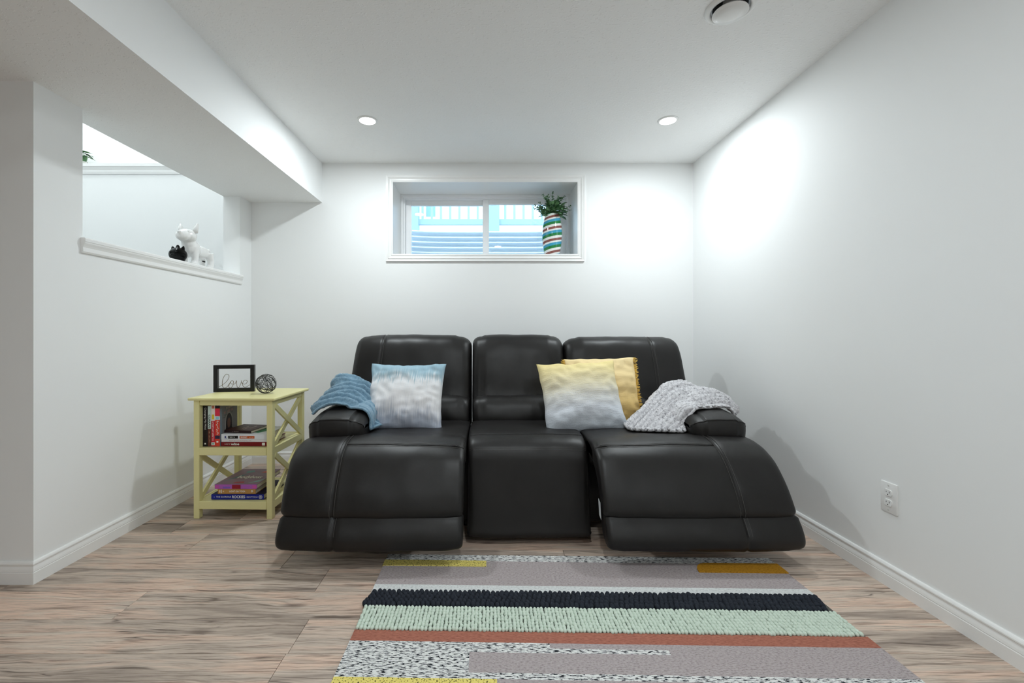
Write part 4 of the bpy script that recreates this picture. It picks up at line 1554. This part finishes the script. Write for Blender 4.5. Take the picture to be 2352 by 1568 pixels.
# four standing books
w, d, h = 0.027, 0.150, 0.221
b, pt, vt_, ht_ = book('black paperback titled in white, standing against the table side', (-1.5215, YS + d / 2, SH), 0, w, d, h, flat(30, 24, 24))
vt_('Changing My Mind', 0, 0.150, 0.118, 0.0125, White)
pt(-0.004, 0.004, 0.010, 0.018, White)
w = 0.0175
b, pt, vt_, ht_ = book('thin book with a mint and brown spine reading CURRAN', (-1.4985, YS + d / 2, SH), 0, w, d, h - 0.003, flat(96, 52, 40), flat(104, 56, 42))
pt(-w / 2, w / 2, 0.095, 0.218, flat(206, 224, 218))
vt_('CURRAN', 0, 0.135, 0.072, 0.0105, flat(20, 40, 34), 0, 0.0004)
strokes(b, lambda a, q: (q, -0.0768, 0.050 - a), 11, 0.06, 0.006, flat(220, 190, 150), 1)
w = 0.020
b, pt, vt_, ht_ = book('red paperback with white lettering and a white and yellow top', (-1.4788, YS + d / 2, SH), 0, w, d, h + 0.002, flat(206, 40, 54))
pt(-w / 2, w / 2, 0.138, 0.2228, flat(238, 228, 220))
pt(-0.006, 0.006, 0.146, 0.172, flat(226, 200, 52), 0.0002)
pt(-0.007, 0.007, 0.204, 0.220, flat(200, 120, 92), 0.0002)
strokes(b, lambda a, q: (q, -0.0768, 0.082 - a), 14, 0.104, 0.0105, White, 2)
pt(-w / 2 + 0.001, w / 2 - 0.001, 0.006, 0.022, White)
pt(-0.004, 0.004, 0.009, 0.019, flat(110, 170, 160), 0.0003)
w, d = 0.0255, 0.168
b, pt, vt_, ht_ = book('orange spined hardback with a grey portrait front cover', (-1.4555, YS + d / 2, SH), 0, w, d, h, flat(128, 128, 130), flat(220, 70, 48))
pt(-w / 2, w / 2, 0.205, 0.2208, flat(30, 18, 30))
pt(-w / 2, w / 2, 0.165, 0.200, flat(226, 48, 76))
pt(-w / 2, w / 2, 0.143, 0.163, flat(232, 240, 242))
pt(-0.009, 0.009, 0.1455, 0.1605, flat(150, 208, 222), 0.0003)
sq = MB().tube(cat_rom([(0.004 * math.sin(k * 1.9) + 0.003 * math.sin(k * 0.8), -d / 2 - 0.0018, 0.138 - k * 0.0038) for k in range(21)], 3, False), 0.0011, 4)
sq.tube([(0.006, -d / 2 - 0.0018, 0.137), (-0.006, -d / 2 - 0.0018, 0.131)], 0.0011, 4)
sq.build('lettering', White, b, local=True)
pt(-w / 2, w / 2, 0.040, 0.058, flat(48, 40, 70))
pt(-0.005, 0.005, 0.020, 0.028, White)
xf = w / 2 + 0.0004


def cov(poly, mat, lift=0.0, nm='print'):
    n = len(poly)
    return MB().add([(xf + lift, y - d / 2, z) for y, z in poly] + [(xf - 0.0006, y - d / 2, z) for y, z in poly],
                    [tuple(range(n))] + [(i, (i + 1) % n, (i + 1) % n + n, i + n) for i in range(n)]).build(nm, mat, b, local=True)


# printed front cover: a dark haired figure in a pale outline, slanted title lines
hair = [(0.085 + 0.030 * math.cos(a), 0.110 + 0.055 * math.sin(a)) for a in [PI * k / 16 for k in range(17)]] + [(0.055, 0.045), (0.115, 0.045)]
halo = [(0.085 + 0.037 * math.cos(a), 0.112 + 0.062 * math.sin(a)) for a in [PI * k / 16 for k in range(17)]] + [(0.048, 0.05), (0.122, 0.05)]
cov(halo, flat(160, 158, 156), 0.0001)
cov([(0.02, 0.0), (0.03, 0.055), (0.055, 0.085), (0.12, 0.08), (0.15, 0.04), (0.155, 0.0)], flat(92, 62, 46), 0.0002)
cov(hair, flat(36, 24, 22), 0.0003)
cov([(0.083 + 0.015 * math.cos(a), 0.112 + 0.028 * math.sin(a)) for a in [2 * PI * k / 18 for k in range(18)]], flat(116, 78, 62), 0.0004)
cov([(0.0, 0.0), (0.0, 0.2), (0.018, 0.2), (0.022, 0.0)], flat(128, 146, 160), 0.0001)
for body, yc, zc, ln, hg, col in (('', 0.085, 0.200, 0.075, 0.016, (222, 200, 190)), ('', 0.080, 0.180, 0.090, 0.015, (214, 160, 160)), ('', 0.082, 0.164, 0.10, 0.006, (40, 34, 34)), ('', 0.042, 0.150, 0.035, 0.006, (30, 26, 30))):
    strokes(b, lambda a, q: (xf + 0.0006, yc - d / 2 + a, zc + q + a * 0.12), max(5, int(ln / 0.008)), ln, hg, flat(*col), int(zc * 1000))

# stack on the upper shelf
z = SH
d = 0.215
b, pt, vt_, ht_ = book('dark red book with white wine lettering at the bottom of the upper stack', (-1.3120, YS + 0.004 + d / 2, z), 0, 0.254, d, 0.0225, flat(122, 18, 26), standing=False)
ht_('wine', -0.050, 0.0115, 0.046, 0.013, White, 0, 0.0006)
ht_('GUIDE TO', -0.092, 0.011, 0.030, 0.0055, White)
pt(0.096, 0.112, 0.004, 0.018, White)
z += 0.0225
b, pt, vt_, ht_ = book('thin white booklet between the dark red and the thick white book', (-1.3150, YS + 0.006 + 0.1, z), 0.0, 0.246, 0.2, 0.0125, flat(232, 230, 232), standing=False)
strokes(b, lambda a, q: (-0.02 + a, -0.1018, 0.006 + q), 24, 0.12, 0.0045, flat(170, 110, 120), 3)
z += 0.0125
b, pt, vt_, ht_ = book('thick white book with black and orange spine labels and a green cover print', (-1.3130, YS + 0.004 + 0.105, z), 0.0, 0.250, 0.21, 0.030, flat(226, 230, 236), standing=False)
pt(-0.087, -0.034, 0.006, 0.021, Black)
ht_('R', -0.100, 0.0135, 0.011, 0.014, flat(44, 56, 128), 0, 0.0008)
strokes(b, lambda a, q: (-0.066 + a, -0.1070, 0.0145 + q), 6, 0.032, 0.008, White, 4)
pt(-0.024, 0.056, 0.006, 0.020, flat(196, 92, 38))
ht_('BUDGET', 0.0, 0.0135, 0.036, 0.008, White, 0, 0.0004)
strokes(b, lambda a, q: (0.040 + a, -0.1070, 0.0125 + q), 7, 0.022, 0.004, White, 5)
g = [(0.02, -0.06), (0.06, -0.075), (0.085, -0.03), (0.08, 0.03), (0.05, 0.05), (0.03, 0.0)]
MB().add([(x, y, 0.0304) for x, y in g], [tuple(range(6))]).build('print', flat(52, 138, 96), b, local=True)
z += 0.030
b, pt, vt_, ht_ = book('thin dark brown book lying turned on top of the upper stack', (-1.352, YS + 0.022 + 0.085, z), math.radians(-7), 0.158, 0.16, 0.015, flat(74, 40, 32), flat(40, 22, 22), standing=False)
for k, (a, e) in enumerate(((0.02, 0.055), (0.0, 0.06), (0.03, 0.06))):
    MB().box(-0.01 + k * 0.02, -0.004 + k * 0.02 - 0.003, -0.05 + a, -0.05 + a + e, 0.0148, 0.0153).build('print', flat(216, 190, 170), b, local=True)
strokes(b, lambda a, q: (-0.01 + a, -0.0818, 0.008 + q), 9, 0.04, 0.003, flat(190, 170, 160), 6)

# stack on the lower shelf
z = 0.0945
YS2 = 2.400
b, pt, vt_, ht_ = book('large blue book with white lettering under the yoga book', (-1.3435, YS2 + 0.12, z), 0, 0.285, 0.24, 0.0275, flat(30, 26, 60), flat(22, 36, 140), standing=False)
ht_('THE GLORIOUS', -0.075, 0.0145, 0.080, 0.0085, White)
ht_('ROCKIES', 0.006, 0.0145, 0.070, 0.0145, White, 0, 0.0004)
ht_('BRYTCIN', 0.078, 0.0135, 0.050, 0.008, White)
for xx in (-0.126, 0.047, 0.108):
    pt(xx - 0.0015, xx + 0.0015, 0.012, 0.015, White)
ring = MB()
ring.tube([(0.124 + 0.0085 * math.cos(a), -0.12 - 0.0018, 0.0138 + 0.0085 * math.sin(a)) for a in [2 * PI * k / 20 for k in range(20)]], 0.0011, 4, closed=True)
ring.tube([(0.124 + 0.0035 * math.cos(a), -0.12 - 0.0018, 0.0138 + 0.0035 * math.sin(a)) for a in [2 * PI * k / 12 for k in range(12)]], 0.0011, 4, closed=True)
ring.build('emblem', White, b, local=True)
z += 0.0275
b, pt, vt_, ht_ = book('tan paperback reading LIGHT ON YOGA in the middle of the lower stack', (-1.352, YS2 + 0.006 + 0.08, z), 0, 0.205, 0.16, 0.029, flat(190, 142, 78), standing=False)
ht_('LIGHT ON YOGA', 0.004, 0.0145, 0.086, 0.0095, White, 0, 0.0004)
pt(-0.094, -0.088, 0.008, 0.021, flat(238, 220, 190)); pt(-0.083, -0.080, 0.005, 0.024, White); pt(-0.075, -0.068, 0.010, 0.018, flat(226, 190, 150))
ring = MB().tube([(0.083 + 0.0045 * math.cos(a), -0.08 - 0.0018, 0.0145 + 0.0045 * math.sin(a)) for a in [2 * PI * k / 16 for k in range(16)]], 0.0016, 4, closed=True)
ring.build('emblem', White, b, local=True)
z += 0.029
b, pt, vt_, ht_ = book('pink and teal exercise book on top of the lower stack', (-1.3545, YS2 + 0.002 + 0.14, z), 0, 0.228, 0.28, 0.0235, flat(140, 112, 126), flat(176, 96, 184), standing=False)
pt(-0.020, 0.026, 0.001, 0.0225, flat(150, 30, 46))
pt(-0.112, -0.09, 0.003, 0.020, flat(196, 84, 170)); pt(0.09, 0.112, 0.003, 0.020, flat(206, 90, 168)); pt(-0.07, -0.03, 0.004, 0.012, flat(128, 96, 190))
put_text(b, 'bodyboss', lambda a, q: (0.012 + a, -0.02 + q, 0.0241), 0.02, 0.135, White, 0.0, 0.0006, tall=0.062)
MB().add([(x, y, 0.0238) for x, y in [(0.03, 0.07), (0.07, 0.06), (0.10, 0.09), (0.06, 0.11)]], [(0, 1, 2, 3)]).build('print', flat(214, 84, 66), b, local=True)
for poly, c in (([(-0.1, -0.1), (-0.05, -0.02), (-0.02, 0.05), (-0.06, 0.02)], (94, 124, 134)), ([(0.05, -0.12), (0.1, -0.09), (0.11, -0.04), (0.08, -0.08)], (132, 186, 178)),
                ([(-0.05, 0.05), (-0.01, 0.08), (-0.03, 0.11), (-0.06, 0.09)], (96, 148, 146)), ([(-0.03, -0.12), (0.03, -0.115), (0.02, -0.09), (-0.02, -0.095)], (170, 60, 70))):
    MB().add([(x, y, 0.0238) for x, y in poly], [(0, 1, 2, 3)]).build('print', flat(*c), b, local=True)

# ================================================================== SILL FIGURINES
SZ = OZ + 0.017


def remesh(o, vox, smooth_it=6):
    m = o.modifiers.new('blend', 'REMESH'); m.mode = 'VOXEL'; m.voxel_size = vox; m.use_smooth_shade = True
    s = o.modifiers.new('soften', 'SMOOTH'); s.factor = 0.5; s.iterations = smooth_it


dg = thing('dog_figurine', 'glossy white ceramic bulldog figurine standing on the opening sill', 'figurine', (-1.858, 2.822, SZ))
dm = MB()
Yd = 2.822
# body axis along y, head towards -y
dm.ellipsoid((-1.858, Yd + 0.055, SZ + 0.098), (0.042, 0.088, 0.043))
dm.ellipsoid((-1.858, Yd - 0.025, SZ + 0.105), (0.050, 0.055, 0.056))
dm.ellipsoid((-1.858, Yd - 0.045, SZ + 0.135), (0.042, 0.045, 0.05))
dm.ellipsoid((-1.853, Yd - 0.075, SZ + 0.178), (0.056, 0.056, 0.043))
dm.ellipsoid((-1.846, Yd - 0.122, SZ + 0.170), (0.040, 0.036, 0.034))
dm.ellipsoid((-1.843, Yd - 0.150, SZ + 0.180), (0.018, 0.012, 0.012))
for sx in (-1, 1):
    dm.tube([(-1.858 + sx * 0.028, Yd - 0.035, SZ + 0.11), (-1.858 + sx * 0.034, Yd - 0.04, SZ + 0.05), (-1.858 + sx * 0.034, Yd - 0.045, SZ + 0.001)], [0.026, 0.020, 0.019], 12)
    dm.ellipsoid((-1.858 + sx * 0.034, Yd - 0.055, SZ + 0.012), (0.019, 0.026, 0.012))
    dm.tube([(-1.858 + sx * 0.024, Yd + 0.11, SZ + 0.10), (-1.858 + sx * 0.030, Yd + 0.125, SZ + 0.05), (-1.858 + sx * 0.030, Yd + 0.122, SZ + 0.001)], [0.030, 0.020, 0.018], 12)
    dm.ellipsoid((-1.858 + sx * 0.030, Yd + 0.112, SZ + 0.012), (0.018, 0.026, 0.012))
dm.ellipsoid((-1.858, Yd + 0.148, SZ + 0.125), (0.012, 0.012, 0.014))
body = dm.build('body', 'whitecer', dg)
remesh(body, 0.0035, 8)
for sx in (-1, 1):
    e = MB()
    base = Vector((-1.853 + sx * 0.040, Yd - 0.066, SZ + 0.196))
    tip = base + Vector((sx * 0.014, 0.012, 0.062))
    n = 14
    v = [base + Vector((0.023 * math.cos(a), 0.012 * math.sin(a), 0)) for a in [2 * PI * k / n for k in range(n)]]
    v2 = [base.lerp(tip, 0.55) + Vector((0.016 * math.cos(a), 0.009 * math.sin(a), 0)) for a in [2 * PI * k / n for k in range(n)]]
    v3 = [tip + Vector((0.004 * math.cos(a), 0.004 * math.sin(a), 0)) for a in [2 * PI * k / n for k in range(n)]]
    e.add(v + v2 + v3, [(i, (i + 1) % n, n + (i + 1) % n, n + i) for i in range(n)] + [(n + i, n + (i + 1) % n, 2 * n + (i + 1) % n, 2 * n + i) for i in range(n)] + [tuple(range(2 * n, 3 * n)), tuple(range(n - 1, -1, -1))])
    e.build('ear', 'whitecer', dg, smooth=True)
    MB().ellipsoid((-1.851 + sx * 0.033, Yd - 0.112, SZ + 0.196), (0.006, 0.005, 0.007), 12, 8).build('eye', 'whitecer', dg, smooth=True)
MB().ellipsoid((-1.842, Yd - 0.160, SZ + 0.186), (0.012, 0.006, 0.008), 12, 8).build('nose', 'whitecer', dg, smooth=True)
MB().box(-1.858 + 0.040, -1.858 + 0.0445, Yd + 0.02, Yd + 0.045, SZ + 0.032, SZ + 0.040).build('mark', 'dark', dg)

kt = thing('cat_figurine', 'small round glossy black ceramic animal figurine in front of the white dog', 'figurine', (-1.850, 2.665, SZ))
km = MB()
kc = (-1.850, 2.665, SZ + 0.047)
km.ellipsoid(kc, (0.050, 0.046, 0.043))
km.ellipsoid((kc[0], kc[1], SZ + 0.016), (0.038, 0.036, 0.017))
km.ellipsoid((kc[0] - 0.004, kc[1] + 0.004, SZ + 0.088), (0.012, 0.011, 0.020))
remesh(km.build('body', 'blackcer', kt), 0.003, 6)
for sx in (-1, 1):
    km2 = MB().tube([(kc[0] + sx * 0.026, kc[1], SZ + 0.072), (kc[0] + sx * 0.031, kc[1], SZ + 0.088), (kc[0] + sx * 0.034, kc[1], SZ + 0.098)], [0.014, 0.009, 0.003], 12)
    km2.build('ear', 'blackcer', kt, smooth=True)
    MB().ellipsoid((kc[0] + sx * 0.017, kc[1] - 0.041, SZ + 0.056), (0.006, 0.004, 0.006), 10, 8).build('eye', 'blackcer', kt, smooth=True)
MB().ellipsoid((kc[0], kc[1] - 0.043, SZ + 0.040), (0.016, 0.006, 0.009), 14, 8).build('muzzle', 'blackcer', kt, smooth=True)


# ================================================================== PLANTS
def leaf_mesh(mb, base, dirv, up, ln, wd):
    d = dirv.normalized()
    s = d.cross(up)
    s = s.normalized() if s.length > 1e-5 else d.orthogonal().normalized()
    n_ = s.cross(d)
    a = base
    m1 = base + d * ln * 0.35 + n_ * ln * 0.06
    m2 = base + d * ln * 0.72 + n_ * ln * 0.04
    t = base + d * ln - n_ * ln * 0.05
    vs = [a, m1 + s * wd, m1 - n_ * ln * 0.07, m1 - s * wd, m2 + s * wd * 0.8, m2 - n_ * ln * 0.05, m2 - s * wd * 0.8, t]
    mb.add(vs, [(0, 1, 2), (0, 2, 3), (1, 4, 5, 2), (2, 5, 6, 3), (4, 7, 5), (5, 7, 6)])


vx, vy = 0.523, 3.535
vs_ = thing('flower_vase', 'striped glazed vase in blue, green, white and brown on the window sill', 'vase', (vx, vy, WZ0 + rv))
VP = [(0.050, 0.0), (0.056, 0.003), (0.066, 0.05), (0.076, 0.12), (0.080, 0.18), (0.077, 0.24), (0.069, 0.29), (0.060, 0.325), (0.056, 0.338), (0.053, 0.340), (0.050, 0.335), (0.055, 0.30), (0.06, 0.25), (0.001, 0.24)]
MB().lathe([(r, z) for r, z in VP], n=48).build('body', 'vase', vs_, smooth=True, local=True)
plant = thing('leafy_stems', 'bunch of green eucalyptus stems in the striped vase', 'plant', (vx, vy, WZ0 + rv + 0.25))
rp = random.Random(21)
st_m, lf = MB(), MB()
for k in range(26):
    a = 2 * PI * k / 26 + rp.uniform(-0.2, 0.2)
    lean = rp.uniform(0.05, 1.0)
    if k % 3 == 0: lean = rp.uniform(0.6, 1.05)
    top = Vector((0.160 * lean * math.cos(a), 0.075 * lean * math.sin(a), 0.285 - 0.13 * lean ** 2 + rp.uniform(-0.05, 0.0)))
    b0 = Vector((0.03 * math.cos(a), 0.03 * math.sin(a), 0.0))
    mid = Vector((top.x * 0.35, top.y * 0.35, top.z * 0.62))
    path = cat_rom([b0, mid, top], 6, False)
    st_m.tube(path, 0.0016, 5)
    for i in range(4, len(path)):
        p = path[i]
        tdir = (path[i] - path[i - 1]).normalized()
        f_ = (i - 4) / (len(path) - 5)
        for q in range(3):
            ang = rp.uniform(0, 2 * PI)
            o1 = tdir.orthogonal().normalized(); o2 = tdir.cross(o1)
            dd = (o1 * math.cos(ang) + o2 * math.sin(ang)) * 0.9 + tdir * 0.55
            ln = (0.034 if i < 8 else 0.022) * rp.uniform(0.8, 1.25) * (1.15 - 0.45 * f_)
            leaf_mesh(lf, p, dd, tdir, ln, ln * 0.40)
# larger drooping leaves round the rim
for k in range(46):
    a = rp.uniform(0, 2 * PI)
    b0 = Vector((0.045 * math.cos(a), 0.045 * math.sin(a), 0.085 + rp.uniform(0, 0.07)))
    dd = Vector((math.cos(a), math.sin(a) * 0.8, rp.uniform(-0.45, 0.5)))
    leaf_mesh(lf, b0 + dd * 0.02, dd, Vector((0, 0, 1)), rp.uniform(0.045, 0.075), rp.uniform(0.015, 0.022))
st_m.build('stems', 'leaf2', plant, local=True)
o = lf.build('foliage', 'leaf', plant, local=True)
o['kind'] = 'stuff'

# plant on the stairwell ledge, only two leaf tips show past the wall edge
lx, ly = -3.245, 3.51
lp = thing('potted_plant', 'green leafy plant on the stairwell ledge', 'plant', (lx, ly, LZ + 0.012))
MB().lathe([(0.05, 0), (0.06, 0.01), (0.07, 0.10), (0.075, 0.11), (0.066, 0.11), (0.062, 0.095), (0.001, 0.09)], n=28).build('pot', 'terracotta', lp, smooth=True, local=True, angle=50)
lf2 = MB()
rq = random.Random(4)
for k in range(12):
    a = 2 * PI * k / 12
    b0 = Vector((0.02 * math.cos(a), 0.02 * math.sin(a), 0.09))
    e = Vector((0.07 * math.cos(a), 0.04 * math.sin(a), rq.uniform(0.10, 0.2)))
    lf2.tube(cat_rom([b0, (b0 + e) / 2 + Vector((0, 0, 0.03)), e], 4, False), 0.002, 5)
    leaf_mesh(lf2, e, Vector((math.cos(a), 0.4 * math.sin(a), -0.35)), Vector((0, 0, 1)), 0.075, 0.026)
leaf_mesh(lf2, Vector((0.075, -0.03, 0.125)), Vector((1, -0.1, -0.15)), Vector((0, 0, 1)), 0.095, 0.028)
leaf_mesh(lf2, Vector((0.085, -0.03, 0.10)), Vector((0.6, -0.3, -0.8)), Vector((0, -1, 0.3)), 0.075, 0.026)
lf2.build('foliage', 'leaf2', lp, local=True)
